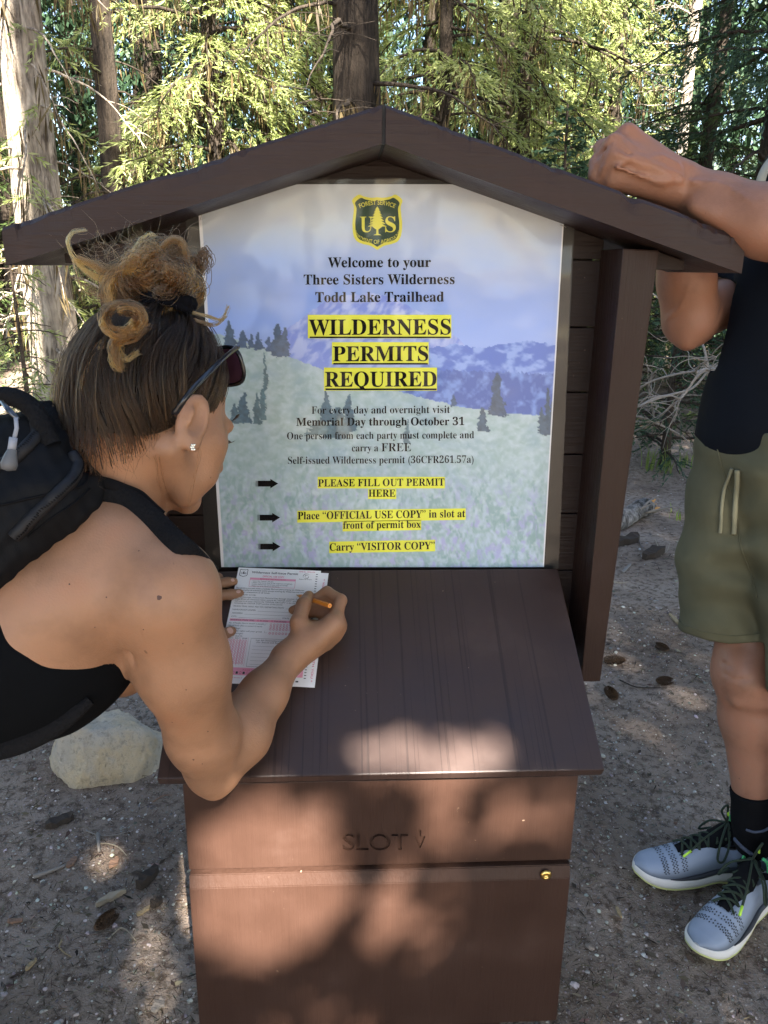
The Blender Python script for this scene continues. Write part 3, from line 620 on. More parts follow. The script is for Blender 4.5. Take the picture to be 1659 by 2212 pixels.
def trunk_obj(x, y, H, r, m, par, lean=(0, 0), seed=0, z0=-.1):
    n, k = 46, 22; z = np.linspace(z0, H, n); th = np.arange(k)*2*np.pi/k; rr = np.random.default_rng(seed)
    prof = r*(1-.72*(np.clip(z, 0, H)/H))*(1+.45*np.exp(-np.clip(z, 0, 9)/.22))
    flut = 1+.05*np.cos(th[None]*5+rr.uniform(0, 6)+z[:, None]*.4)+.07*(fbm(th[None]*1.2+0*z[:, None], z[:, None]*2.2+0*th[None], 3, seed)-.5)
    R_ = prof[:, None]*flut; bx = x+lean[0]*z+.02*np.sin(z*1.3+seed); by = y+lean[1]*z
    V = np.stack([bx[:, None]+R_*np.cos(th), by[:, None]+R_*np.sin(th), np.broadcast_to(z[:, None], R_.shape)], -1).reshape(-1, 3)
    i, j = np.meshgrid(np.arange(n-1), np.arange(k), indexing='ij'); j2 = (j+1) % k
    return mesh_np('trunk', V, np.stack([i*k+j, i*k+j2, (i+1)*k+j2, (i+1)*k+j], -1).reshape(-1, 4), m, par, True), lambda zz: np.array([x+lean[0]*zz+.02*math.sin(zz*1.3+seed), y+lean[1]*zz, zz])
NCARD = [0]
def conifer(name, label, x, y, H, r, barkm, leafm, z0, z1, nb, bl, dens=1., lean=(0, 0), seed=1, droop=.35, rise=.1, moss=0., Ls=(.05, .1), ww=.02, az=None, group='conifers behind the kiosk', taper=.75, dead=0, minbl=.25, hang=.35, cat='tree'):
    rr = np.random.default_rng(seed); root = tag(empty(name, (x, y, 0)), label, cat, group)
    tk, ax = trunk_obj(x, y, H, r, barkm, root, lean, seed)
    P, D, Ln, Wn, wood, MP, ML = [], [], [], [], [], [], []
    for b in range(nb):
        z = z0+(z1-z0)*(b+rr.random())/nb; fz = (z-z0)/(H-z0)
        l = max(minbl, bl*(1-fz*taper)*rr.uniform(.65, 1.15)); a = (rr.uniform(0, 2*np.pi) if az is None else rr.uniform(*az))
        d = np.array([math.cos(a), math.sin(a), 0]); nt_ = 14; t = np.linspace(0, 1, nt_)
        dr_ = droop*rr.uniform(.6, 1.5); path = ax(z)+d*(l*t)[:, None]+np.array([0, 0, 1.])*(l*(rise*t-dr_*t*t))[:, None]+np.cumsum(rr.normal(0, .008, (nt_, 3)), 0)*l
        wood.append((path, np.linspace(max(.005, .016*l), .003, nt_)))
        isdead = rr.random() < dead
        if isdead:
            for q_ in range(int(3+l*4)):
                k = rr.integers(3, nt_); s = rr.choice([-1, 1]); dv = unit(np.array([math.cos(a+s*.9), math.sin(a+s*.9), rr.uniform(-.7, .3)])); L_ = rr.uniform(.1, .35)*l
                wood.append((smooth_path(np.array([path[k], path[k]+dv*L_*.5+(0, 0, .02), path[k]+dv*L_+(0, 0, -.05*L_)]), 3), np.linspace(.0045, .0016, 7)))
        else:
            ntw = max(4, int(l*16*dens))
            for q_ in range(ntw):
                tt = rr.uniform(.12, 1.); p0 = np.array([np.interp(tt, t, path[:, c_]) for c_ in range(3)]); s = rr.choice([-1, 1]); aa = a+s*rr.uniform(.35, 1.15)
                dv = unit(np.array([math.cos(aa), math.sin(aa), rr.uniform(-hang*2, .1)])); tl_ = l*(.16+.30*(1-tt))*rr.uniform(.6, 1.2)+.05
                m_ = max(4, int(tl_/.014)); u_ = rr.random(m_); pos = p0+dv*(tl_*u_)[:, None]; pos[:, 2] -= hang*tl_*u_**2
                dd = unit(dv+rr.normal(0, .30, (m_, 3))+np.array([0, 0, -hang*.6])); P.append(pos); D.append(dd)
        if moss and rr.random() < moss:
            m_ = int(30*l); tt = rr.uniform(.05, 1, m_); MP.append(np.stack([np.interp(tt, t, path[:, c_]) for c_ in range(3)], -1)+rr.normal(0, .03, (m_, 3))); ML.append(rr.uniform(.06, .34, m_))
    if wood: tubes_obj('branches', wood, barkm, root, 5)
    if P:
        P = np.vstack(P); D = np.vstack(D); V, F = cards(P, D, rr.uniform(*Ls, len(P)), .62*ww*rr.uniform(.6, 1.3, len(P))); NCARD[0] += len(P); mesh_np('crown', V, F, leafm, root)
    if MP:
        MP = np.vstack(MP); ML = np.concatenate(ML); V, F = cards(MP, unit(np.tile([0, 0, -1.], (len(MP), 1))+rr.normal(0, .16, (len(MP), 3))), ML, .012+.05*ML*rr.random(len(ML))); mesh_np('lichen', V, F, L_moss, root)
    return root, ax
def gxy(px, d): 
    p = at_d(px, 577, d); return float(p[0]), float(p[1])
CT = conifer
x, y = gxy(108, 6.6); big, axb = CT('pine_tree', 'thick pale sunlit trunk at the far left with hanging bare twigs', x, y, 11, .205, B_pale, L_sun, .5, 3.6, 26, 1.0, .5, (-.012, 0), 3, .7, .15, .8, az=(-3.6, .4), dead=.62, minbl=.3)
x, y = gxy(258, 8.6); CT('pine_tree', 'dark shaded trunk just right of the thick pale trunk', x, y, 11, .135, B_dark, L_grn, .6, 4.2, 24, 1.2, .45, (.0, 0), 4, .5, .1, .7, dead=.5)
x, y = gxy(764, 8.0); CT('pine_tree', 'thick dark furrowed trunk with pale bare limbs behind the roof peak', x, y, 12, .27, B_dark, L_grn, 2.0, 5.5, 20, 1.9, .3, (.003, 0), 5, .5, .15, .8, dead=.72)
x, y = gxy(478, 9.4); CT('hemlock_tree', 'bright sunlit hemlock with drooping boughs left of the roof peak', x, y, 11, .11, B_dark, L_sun, .8, 6.2, 84, 2.1, 1.2, (0, 0), 6, .45, .12, 1., dead=.12)
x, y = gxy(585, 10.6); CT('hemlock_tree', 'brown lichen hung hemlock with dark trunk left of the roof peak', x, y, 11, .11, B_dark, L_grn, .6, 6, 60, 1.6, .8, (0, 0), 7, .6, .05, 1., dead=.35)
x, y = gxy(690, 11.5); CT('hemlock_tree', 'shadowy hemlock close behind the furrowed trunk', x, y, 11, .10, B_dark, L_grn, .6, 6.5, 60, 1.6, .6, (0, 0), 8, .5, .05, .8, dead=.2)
x, y = gxy(945, 9.6); CT('hemlock_tree', 'glowing yellow green hemlock right behind the right roof slope', x, y, 11, .10, B_dark, L_sun, .6, 6.4, 84, 2.0, 1.05, (0, 0), 9, .5, .1, .9, dead=.05)
x, y = gxy(1110, 10.8); CT('hemlock_tree', 'sunlit hemlock with layered feathery boughs behind the small fir', x, y, 12, .10, B_dark, L_sun, .6, 7.2, 90, 2.2, 1., (0, 0), 10, .42, .12, .6, dead=.05)
x, y = gxy(1300, 12.6); CT('hemlock_tree', 'pale sunlit hemlock between the small fir and the bleached snag', x, y, 12, .10, B_dark, L_sun, .6, 8, 80, 2.2, 1., (0, 0), 11, .4, .1, .4, dead=.05)
x, y = gxy(1438, 10.2); CT('dead_tree', 'slender bleached dead snag with rows of bare horizontal limbs', x, y, 9, .085, B_dead, L_sun, .5, 5.5, 44, 1.15, .3, (.012, 0), 12, .05, .12, .25, az=(1.9, 4.6), dead=1., minbl=.4)
x, y = gxy(1204, 5.9); CT('fir_tree', 'small dark blue green fir sapling standing alone above the right roof slope', x, y, 2.42, .026, B_dark, L_drk, .9, 2.38, 90, .50, 2.6, (0, 0), 13, .12, .28, 0, Ls=(.035, .06), ww=.040, taper=.95, minbl=.05, hang=.1)
x, y = gxy(1640, 7.6); CT('fir_tree', 'dense shaded green fir filling the upper right corner', x, y, 10, .14, B_dark, L_drk, .4, 5.6, 88, 2.0, 1.25, (0, 0), 14, .25, .12, 0, dead=.06, Ls=(.04, .08))
x, y = gxy(1500, 8.8); CT('fir_tree', 'shaded fir with spreading boughs left of the dense corner fir', x, y, 7, .10, B_dark, L_grn, .3, 3.0, 50, 1.3, 1.1, (0, 0), 15, .3, .12, 0, dead=.1)
x, y = gxy(1860, 8.6); CT('fir_tree', 'dark fir standing behind the man at the right edge', x, y, 10, .14, B_dark, L_drk, .4, 5.6, 60, 1.9, 1., (0, 0), 16, .3, .1, 0)
x, y = gxy(-120, 9.2); CT('hemlock_tree', 'shaded hemlock at the left edge behind the pale trunk', x, y, 11, .15, B_dark, L_grn, .4, 6, 56, 1.7, .9, (0, 0), 17, .5, .05, .8, dead=.2)
x, y = gxy(30, 11); CT('hemlock_tree', 'dark hemlock far behind the pale trunk', x, y, 11, .15, B_dark, L_grn, .4, 6, 50, 1.8, .8, (0, 0), 18, .5, .05, .5, dead=.2)
x, y = gxy(360, 11.6); CT('hemlock_tree', 'dark hemlock in the gap right of the dark trunk', x, y, 12, .16, B_dark, L_grn, .4, 7, 60, 1.9, .8, (0, 0), 19, .5, .05, .8, dead=.2)
x, y = gxy(20, 5.6); CT('young_hemlock', 'small bright hemlock seedling in front of the pale trunk at the left edge', x, y, 1.5, .02, B_mid, L_sun, .1, 1.42, 34, .55, 1.2, (0, 0), 20, .4, .15, 0, minbl=.1, Ls=(.03, .06), ww=.018)
x, y = gxy(1480, 5.2); CT('fir_bush', 'low dark green fir bush behind the right kiosk post', x, y, 1.35, .03, B_dark, L_drk, .1, 1.3, 46, .7, 1.2, (0, 0), 21, .25, .15, 0, minbl=.15, Ls=(.03, .055), ww=.015)
x, y = gxy(1620, 6.4); CT('fir_bush', 'taller shaded fir bush behind the man', x, y, 1.9, .03, B_dark, L_grn, .1, 1.8, 50, .8, 1.2, (0, 0), 22, .3, .15, 0, dead=.2, minbl=.15, Ls=(.03, .055), ww=.015)
x, y = gxy(1390, 6.6); CT('fir_bush', 'green fir bush seen close beside the right kiosk post', x, y, 1.7, .03, B_dark, L_grn, .1, 1.6, 46, .75, 1.2, (0, 0), 23, .3, .15, 0, dead=.25, minbl=.15, Ls=(.03, .055), ww=.015)
# far wood behind, reads as one mass
n = 230000; ang = RNG.uniform(-.75, .75, n)+YAW; dd = RNG.uniform(13.5, 22, n); hh = RNG.random(n)**1.1*14
cl = fbm(ang*14, hh*.55, 3, 3)+fbm(ang*40, hh*2., 2, 6)*.5; keep = cl > .50; ang, dd, hh = ang[keep], dd[keep], hh[keep]; n = len(ang)
V, F = cards(np.stack([CAMP[0]+dd*np.sin(ang), CAMP[1]+dd*np.cos(ang), hh], -1), unit(RNG.normal(0, .7, (n, 3))+[0, 0, -.9]), RNG.uniform(.15, .4, n), RNG.uniform(.03, .09, n))
far = tag(mesh_np('distant_forest', V, F, L_drk), 'far forest of mixed conifers closing the view behind the trees', 'forest', kind='stuff')
far_ = []
for k in range(46):
    a = RNG.uniform(-.7, .7)+YAW; d = RNG.uniform(13.5, 22); X_, Y_ = CAMP[0]+d*math.sin(a), CAMP[1]+d*math.cos(a); far_.append((np.array([(X_, Y_, -.1), (X_+.1, Y_, 6), (X_, Y_, 13)]), np.array([.16, .13, .06])*RNG.uniform(.6, 1.4)))
tubes_obj('trunks', far_, B_dark, far, 8)['kind'] = 'stuff'
# bare twigs and grass behind the right post
def twig_tree(p0, seed, L=1.0, n=7, up_=.4):
    rr = np.random.default_rng(seed); out = []
    for k in range(n):
        a = rr.uniform(0, 6.28); d = np.array([math.cos(a)*.9, math.sin(a)*.5, rr.uniform(-.1, up_)]); P = [np.array(p0)]; 
        for q_ in range(6): d = unit(d+rr.normal(0, .32, 3)+[0, 0, -.05]); P.append(P[-1]+d*L/6)
        P = smooth_path(P, 4); out.append((P, np.linspace(.008, .002, len(P))))
        for q_ in range(7):
            s = rr.integers(4, len(P)-2); d2 = unit(P[s+1]-P[s]+rr.normal(0, .7, 3)); Q = [P[s]]
            for w_ in range(4): d2 = unit(d2+rr.normal(0, .35, 3)); Q.append(Q[-1]+d2*L*.07)
            out.append((smooth_path(Q, 3), np.linspace(.0032, .001, 13)))
    return out
M_twig = mat('gray_dead_twig', (.24, .21, .18), .85, .2)
for n_, (px, d_, L_, lb) in enumerate(((1560, 4.6, 1.1, 'tangle of gray bare twigs drooping beside the man at the right post'), (1450, 5.0, .8, 'smaller gray bare branch low in front of the dark fir bush'))):
    x, y = gxy(px, d_); tag(tubes_obj('dead_branch', twig_tree((x, y, .75 if n_ == 0 else .35), 40+n_, L_, 9, .2), M_twig, None, 5), lb, 'branch', 'bare branches behind the post')
L_gr = leafmat('grass_blade', [(.10, .16, .03), (.17, .24, .05), (.26, .30, .09)], .4)
for n_, (px, py, h_, k, lb) in enumerate(((1405, 1015, .22, 22, 'tallest green grass tuft just right of the kiosk post'), (1438, 1020, .26, 16, 'grass tuft between the tallest tuft and the small one'), (1480, 1010, .17, 14, 'low grass tuft nearest the man'), (1462, 1122, .07, 9, 'tiny grass sprig near the broken log'))):
    p = at_z(px, py, 0); t = np.linspace(0, 1, 6); VV, FF, o_ = [], [], 0
    for q_ in range(k):
        a = RNG.uniform(0, 6.28); b0 = p+np.r_[RNG.normal(0, .03, 2), 0]; b0[2] = gz(b0[0], b0[1]); l = h_*RNG.uniform(.6, 1.2); d = np.array([math.cos(a), math.sin(a), 0])
        C_ = b0+d*(l*RNG.uniform(.15, .6)*t**2)[:, None]+np.array([0, 0, 1.])*(l*(t-.25*t**3))[:, None]; s = np.array([-d[1], d[0], 0])*.0045*(1-t[:, None]**1.5)
        VV.append(np.stack([C_-s, C_+s], 1).reshape(-1, 3)); FF.append(np.array([(2*i, 2*i+1, 2*i+3, 2*i+2) for i in range(5)])+o_); o_ += 12
    tag(mesh_np('grass_tuft', np.vstack(VV), np.vstack(FF), L_gr), lb, 'grass', 'grass tufts by the path')

# unseen trees shade the clearing; crown gaps are shaped to place the sun spots
kx = sd[0]/-sd[1]; kz = sd[2]/-sd[1]
def gapfield(hx, hz):
    """1 where sun must pass: spots measured on the front of the box"""
    g = np.zeros_like(hx)
    for px, py, rx, ry, s in ((590, 1885, 92, 76, 1), (530, 1840, 65, 70, 1), (600, 1790, 75, 60, 1), (555, 1990, 95, 80, 1), (890, 1990, 62, 90, .85), (640, 1930, 70, 80, 1), (1080, 1770, 105, 60, .8), (1000, 1850, 90, 30, .45), (930, 1636, 105, 26, .95), (1070, 1640, 60, 26, .6), (690, 1545, 50, 24, .25), (690, 2190, 90, 50, .5)):
        c_ = at_y(px, py, YB) if py > 1680 else lid(px, py)
        dy = YB-c_[1]; cx_ = c_[0]+dy*-kx*-1 if False else c_[0]-dy*-kx; cz_ = c_[2]+(c_[1]-YB)*kz
        cx_ = c_[0]+(c_[1]-YB)*kx; u_ = .00071
        g = np.maximum(g, s*(((hx-cx_)/((rx+34)*1.3*u_))**2+((hz-cz_)/(((ry+34)*1.3 if py > 1680 else (ry*2.4+34))*u_))**2 < 1))
    for px, py, r_, s in ((235, 1870, .05, .7), (300, 2010, .07, .5), (330, 2120, .08, .5), (1400, 940, .05, .6)):
        c_ = at_z(px, py, 0); g = np.maximum(g, min(1, s+.2)*(((hx-(c_[0]+(c_[1]-YB)*kx))/r_)**2+((hz-(c_[1]-YB)*kz)/r_)**2 < 1))
    return g
def shade_tree(label, x, y, seed, x0, x1, z0, z1, n):
    """crown fills the slab of sun rays that pass x0..x1, z0..z1 on the plane of the box front"""
    rr = np.random.default_rng(seed); root = tag(empty('fir_tree', (x, y, 0)), label, 'tree', 'unseen firs shaping the light')
    trunk_obj(x, y, 19, .22, B_mid, root, (0, 0), seed)
    hx = rr.uniform(x0, x1, n); hz = rr.uniform(z0, z1, n)
    keep = rr.random(n) > gapfield(hx, hz)*1.02
    n2_ = int(n*1.1); ux = rr.uniform(x0*1.7-.3, x1*1.7+.3, n2_); uz = rr.uniform(z1-.3, 15, n2_); kp = fbm(ux*.50+seed, uz*.42+3, 3, 17)+.025*np.clip(uz-5, 0, 9) < .54+.13*(ux < -.6)-.10*((ux > .2)*(ux < 2.0))+.10*(ux > 2.4)+.5*((ux > 2.2)*(ux < 3.6)*(uz < 7.4))+.4*((np.abs(ux+.70) < .30)*(uz > 6))-.4*((np.abs(ux+1.5) < .45)*(uz > 5.6)*(uz < 9.5))  # upper crown clumps shaped to dapple the forest and darken chosen trees
    hx = np.r_[hx[keep], ux[kp]]; hz = np.r_[hz[keep], uz[kp]]; dist = rr.uniform(-y-.8, -y+.8, len(hx))
    pos = np.stack([hx+kx*dist, YB-dist, hz+kz*dist], -1); ok = pos[:, 2] > 2.2; pos = pos[ok]
    dl = unit(rr.normal(0, 1, (len(pos), 3))+[0, 0, -.3]); ll = rr.uniform(.06, .12, len(pos)); V, F = cards(pos-dl*(ll/2)[:, None], dl, ll, rr.uniform(.035, .065, len(pos))); mesh_np('crown', V, F, L_grn, root)
    w_ = []
    for k in range(30):
        z = 3+15*k/30; a = rr.uniform(0, 6.28); d = np.array([math.cos(a), math.sin(a)*.5, 0]); t = np.linspace(0, 1, 6)
        w_.append((np.array([x, y, z])+d*(1.2*t)[:, None]-np.array([0, 0, .3])*(t*t)[:, None], np.linspace(.02, .004, 6)))
SPOTS_ON = True
shade_tree('tall unseen fir behind the camera, crown shaped to shade the kiosk', kx*4.6-.95, -4.6, 61, -.75, .75, -1.3, 4.9, 50000)
shade_tree('unseen fir left of the tall shading fir, crown shaped to cast shade', -2.0+kx*7, -7.0, 62, -3.4, -.72, -1.2, 4.6, 56000)
shade_tree('unseen fir right of the tall shading fir, crown shaped to cast shade', 2.0+kx*7, -7.0, 63, .72, 3.6, -1.2, 5.6, 60000)

def sky_block_tree(label, x, y, seed, rad, z0, z1, n):  # unseen tree added beside the clearing to block sky light
    rr = np.random.default_rng(seed); root = tag(empty('fir_tree', (x, y, 0)), label, 'tree', 'unseen firs shaping the light'); trunk_obj(x, y, z1+1, .2, B_mid, root, (0, 0), seed)
    z = rr.uniform(z0, z1, n); R_ = rad*(1-.6*(z-z0)/(z1-z0))*np.sqrt(rr.random(n)); a = rr.uniform(0, 6.283, n); lay = np.sin(z*5.5+a*2)*.15
    pos = np.stack([x+R_*np.cos(a), y+R_*np.sin(a), z+lay-.25*R_], -1); V, F = cards(pos, unit(np.stack([np.cos(a), np.sin(a), -.5+0*a], -1)+rr.normal(0, .5, (n, 3))), rr.uniform(.10, .22, n), rr.uniform(.03, .07, n)); mesh_np('crown', V, F, L_grn, root)
sky_block_tree('unseen fir added left of the camera to cut sky light', -4.4, -.9, 71, 2.0, 2.2, 13, 42000)
sky_block_tree('unseen fir added right of the camera to cut sky light', 4.9, -1.4, 72, 2.1, 2.2, 13, 42000)
sky_block_tree('unseen fir added behind the camera to the far left to cut sky light', -6.6, -4.2, 73, 2.4, 1.5, 14, 42000)
sky_block_tree('unseen fir added behind the camera to the far right to cut sky light', 7.4, -4.6, 74, 2.4, 1.5, 14, 42000)

# ================================================================== BODIES: one smooth surface from blended limbs
class Body:
    """signed field on a grid in camera-aligned metres; limbs blend smoothly, surface taken with surface nets"""
    def __init__(s, lo, hi, vox):
        s.lo = np.array(lo, float); s.h = vox; s.n = np.ceil((np.array(hi)-s.lo)/vox).astype(int)+1; s.f = np.full(s.n, .06, np.float32)
    def win(s, lo, hi):
        a = np.clip(np.floor((lo-s.lo)/s.h).astype(int), 0, s.n); b = np.clip(np.ceil((hi-s.lo)/s.h).astype(int)+1, 0, s.n)
        if (b <= a).any(): return None
        ax = [s.lo[k]+np.arange(a[k], b[k])*s.h for k in range(3)]
        return (slice(a[0], b[0]), slice(a[1], b[1]), slice(a[2], b[2])), np.stack(np.meshgrid(*ax, indexing='ij'), -1)
    def put(s, w, d, k, op):
        a = s.f[w]
        if op == 'sub':
            d = -d
            if k > 0:
                h = np.clip(.5+.5*(a-d)/k, 0, 1); s.f[w] = (d*(1-h)+a*h+k*h*(1-h)).astype(np.float32)
            else: s.f[w] = np.maximum(a, d)
        else:
            if k > 0:
                h = np.clip(.5+.5*(d-a)/k, 0, 1); s.f[w] = (d*(1-h)+a*h-k*h*(1-h)).astype(np.float32)
            else: s.f[w] = np.minimum(a, d)
    def cone(s, a, b, ra, rb, k=.02, op='add', flat=None, grow=0.):
        a = np.asarray(a, float); b = np.asarray(b, float); ra += grow; rb += grow; m = max(ra, rb)+max(.02, 2.2*k)
        w = s.win(np.minimum(a, b)-m, np.maximum(a, b)+m)
        if w is None: return
        w, P = w; ab = b-a; q = P-a; L2 = max(ab@ab, 1e-9); t = np.clip((q@ab)/L2, 0, 1); v = q-t[..., None]*ab
        if flat is not None:
            d_, sc = flat; d_ = np.asarray(d_)/np.linalg.norm(d_); c_ = v@d_; v = v+d_*(c_*(1/sc-1))[..., None]
        s.put(w, np.linalg.norm(v, axis=-1)-(ra+(rb-ra)*t), k, op)
    def ell(s, c, ax, r, k=.02, op='add', grow=0.):
        """ellipsoid; ax rows = unit axes"""
        c = np.asarray(c, float); ax = np.asarray(ax, float); r = np.asarray(r, float)+grow; m = r.max()+max(.02, 2.2*k); w = s.win(c-m, c+m)
        if w is None: return
        w, P = w; q = (P-c)@ax.T; k0 = np.linalg.norm(q/r, axis=-1); k1 = np.linalg.norm(q/r**2, axis=-1)+1e-9
        s.put(w, k0*(k0-1)/k1, k, op)
    def chain(s, pts, rads, k=.015, **kw):
        for i in range(len(pts)-1): s.cone(pts[i], pts[i+1], rads[i], rads[i+1], k, **kw)
    def clip(s, fn, k=.002):
        """keep where fn(P) < 0 (P camera-aligned metres)"""
        for i in range(s.n[0]):
            P = np.stack(np.meshgrid([s.lo[0]+i*s.h], s.lo[1]+np.arange(s.n[1])*s.h, s.lo[2]+np.arange(s.n[2])*s.h, indexing='ij'), -1)
            s.f[i:i+1] = np.maximum(s.f[i:i+1], fn(P))
    def warp(s, fn):
        for i in range(s.n[0]):
            P = np.stack(np.meshgrid([s.lo[0]+i*s.h], s.lo[1]+np.arange(s.n[1])*s.h, s.lo[2]+np.arange(s.n[2])*s.h, indexing='ij'), -1)
            s.f[i:i+1] += fn(P).astype(np.float32)
    def mesh(s, relax=2):
        f = s.f; neg = f < 0; n = s.n
        cnt = np.zeros(n-1, np.int8)
        for dx in (0, 1):
            for dy in (0, 1):
                for dz in (0, 1): cnt += neg[dx:n[0]-1+dx, dy:n[1]-1+dy, dz:n[2]-1+dz]
        cell = (cnt > 0) & (cnt < 8); idx = np.full(n-1, -1, np.int64); C = np.argwhere(cell); idx[cell] = np.arange(len(C))
        acc = np.zeros((len(C), 3)); num = np.zeros(len(C))
        corner = lambda o: f[C[:, 0]+o[0], C[:, 1]+o[1], C[:, 2]+o[2]]
        for ax in range(3):
            for o1 in (0, 1):
                for o2 in (0, 1):
                    o = [0, 0, 0]; oth = [q for q in range(3) if q != ax]; o[oth[0]] = o1; o[oth[1]] = o2; e = list(o); e[ax] = 1
                    va, vb = corner(o), corner(e); m = (va < 0) != (vb < 0); t = np.where(m, va/(va-vb+1e-12), 0)
                    p = np.tile(np.array(o, float), (len(C), 1)); p[:, ax] += t; acc[m] += p[m]; num[m] += 1
        V = s.lo+(C+acc/num[:, None])*s.h; Fs = []
        for ax in range(3):
            o = [q for q in range(3) if q != ax]; sl0 = [slice(1, -1)]*3; sl0[ax] = slice(0, -1); sl1 = list(sl0); sl1[ax] = slice(1, None)
            A, Bn = neg[tuple(sl0)], neg[tuple(sl1)]; E = np.argwhere(A != Bn); flip = A[tuple(E.T)]
            E = E.copy(); 
            for q in o: E[:, q] += 1
            def cidx(d1, d2):
                c = E.copy(); c[:, o[0]] += d1; c[:, o[1]] += d2; return idx[c[:, 0], c[:, 1], c[:, 2]]
            q = np.stack([cidx(-1, -1), cidx(0, -1), cidx(0, 0), cidx(-1, 0)], 1)
            if ax == 1: flip = ~flip
            q[flip] = q[flip][:, ::-1]; Fs.append(q)
        F = np.vstack(Fs); F = F[(F >= 0).all(1)]
        for _ in range(relax):       # light smoothing
            S = np.zeros_like(V); c_ = np.zeros(len(V))
            for a in range(4):
                np.add.at(S, F[:, a], V[F[:, (a+1) % 4]]+V[F[:, (a+3) % 4]]); np.add.at(c_, F[:, a], 2)
            V = V*.5+S/np.maximum(c_, 1)[:, None]*.5
        return V, F
    def build(s, name, m, parent=None, relax=2):
        V, F = s.mesh(relax); o = mesh_np(name, c2w(V), F[:, ::-1], m, parent, True); return o
def skin(name, tint, sat):
    m = mat(name, tint, .48, .4); c = coords(m); n = noise(m, c, 14, 4, .6); n2 = noise(m, c, 420, 2, .5); n3 = noise(m, c, 90, 1, .4)
    col = ramp(m, n, [(.3, tuple(v*.74 for v in tint)), (.55, tint), (.8, tuple(a*b for a, b in zip(tint, sat)))])
    col = mix(m, ramp(m, n3, [(.80, (0, 0, 0)), (.835, (.7, .7, .7))]), col, tuple(v*.35 for v in tint)); base(m, col)
    bump(m, n2, .35, .0014); b = P_(m); b.inputs['Subsurface Weight'].default_value = .12; b.inputs['Subsurface Radius'].default_value = (.012, .005, .003); b.inputs['Subsurface Scale'].default_value = .5
    return m
def hairmat(name, cols, rough=.42):
    m = bpy.data.materials.new(name); m.use_nodes = True; t = m.node_tree; t.nodes.remove(P_(m)); h = t.nodes.new('ShaderNodeBsdfHairPrincipled'); h.parametrization = 'COLOR'
    i = nd(m, 'HairInfo'); n = nd(m, 'TexNoise'); rr = ramp(m, i.outputs['Random'], [(k/(len(cols)-1), c) for k, c in enumerate(cols)])
    tip = mix(m, i.outputs['Intercept'], rr, tuple(min(1, v*1.3+.004) for v in cols[-1])); mx_ = mix(m, .35, rr, tip)
    lk(m, mx_, h.inputs['Color']); h.inputs['Roughness'].default_value = rough; h.inputs['Radial Roughness'].default_value = .6; h.inputs['IOR'].default_value = 1.36; h.inputs['Random Roughness'].default_value = .2
    lk(m, h.outputs[0], t.nodes['Material Output'].inputs[0]); return m
def hair_obj(name, strands, rad, m, parent):
    """strands (n, k, 3) world; real hair curves"""
    S = np.asarray(strands, np.float32); n, k = S.shape[:2]; hc = bpy.data.hair_curves.new(name); hc.add_curves([k]*n)
    hc.attributes['position'].data.foreach_set('vector', S.reshape(-1)) if 'position' in hc.attributes else hc.position_data.foreach_set('vector', S.reshape(-1))
    ra = hc.attributes.get('radius') or hc.attributes.new('radius', 'FLOAT', 'POINT')
    r = np.broadcast_to(np.asarray(rad, np.float32), (n, k)) if np.ndim(rad) else np.tile(rad*np.linspace(1, .35, k), (n, 1)); ra.data.foreach_set('value', np.ascontiguousarray(r, np.float32).ravel())
    return link(name, hc, m, parent)
def lid_c(px, py, h): return w2c(lid(px, py, h))
def px_r(r, z): return r*z/FPX

# ================================================================== WOMAN
SKIN_W = skin('tanned_skin', (.32, .168, .095), (1.10, 1.0, .95))
wom = tag(empty('person', at_z(60, 1900, 0)*np.array([1, 1, 0])), 'woman with messy bun and black cropped top bending over the desk to write', 'person')
E3 = np.eye(3)
th, ph = R(50), R(14)
hf = np.array([math.cos(th)*math.cos(ph), math.sin(ph), math.sin(th)*math.cos(ph)]); hr = np.array([math.sin(th), 0, -math.cos(th)])
hu = np.array([0, -1, 0.])-hf*(-hf[1]); hu /= np.linalg.norm(hu); HA = np.array([hf, hr, hu]); HC = cp(341, 848, .985); DZ = .08; cph = lambda px, py, z: cp(px, py, z+DZ)
def hd(f_, r_, u_): return HC+hf*f_+hr*r_+hu*u_
SHO = cp(362, 1292, .905); ELB = cp(462, 1642, 1.055); WRI = lid_c(622, 1424, .046)
def torso(B, g=0., k=.05):
    B.cone(cp(200, 1268, .985), cp(60, 1370, .96), .098, .108, k, grow=g)
    B.cone(cp(60, 1370, .96), cp(-130, 1455, .95), .108, .088, k, grow=g)
    B.cone(cp(-130, 1455, .95), cp(-330, 1530, .95), .088, .118, k, grow=g)
    B.cone(cp(190, 1280, 1.06), cp(60, 1380, 1.05), .095, .10, k, grow=g)
    B.cone(cp(60, 1380, 1.05), cp(-330, 1530, 1.05), .095, .115, k, grow=g)
    B.cone(cp(150, 1425, .955), cp(50, 1462, .965), .053, .064, .045, grow=g)
    B.cone(cp(150, 1420, 1.08), cp(50, 1450, 1.08), .05, .06, .045, grow=g)
B = Body([-.78, -.34, .68], [.03, .50, 1.46], .0030)
torso(B)
# shoulder girdle, neck
B.cone(cp(258, 1226, .94), cp(352, 1270, .905), .058, .053, .025); B.cone(cp(240, 1180, .985), cp(290, 1240, .93), .06, .06, .04)
B.cone(cp(270, 1240, 1.12), cp(340, 1285, 1.2), .065, .055, .04); B.cone(cp(235, 1205, 1.0), cp(290, 1225, 1.12), .06, .06, .04)
B.cone(cp(228, 1185, .935), cp(150, 1290, .905), .055, .06, .05)
B.cone(cp(215, 1150, 1.02), hd(-.036, 0, -.072), .060, .052, .03); B.cone(cp(245, 1165, 1.05), hd(-.012, .0, -.088), .046, .040, .025)
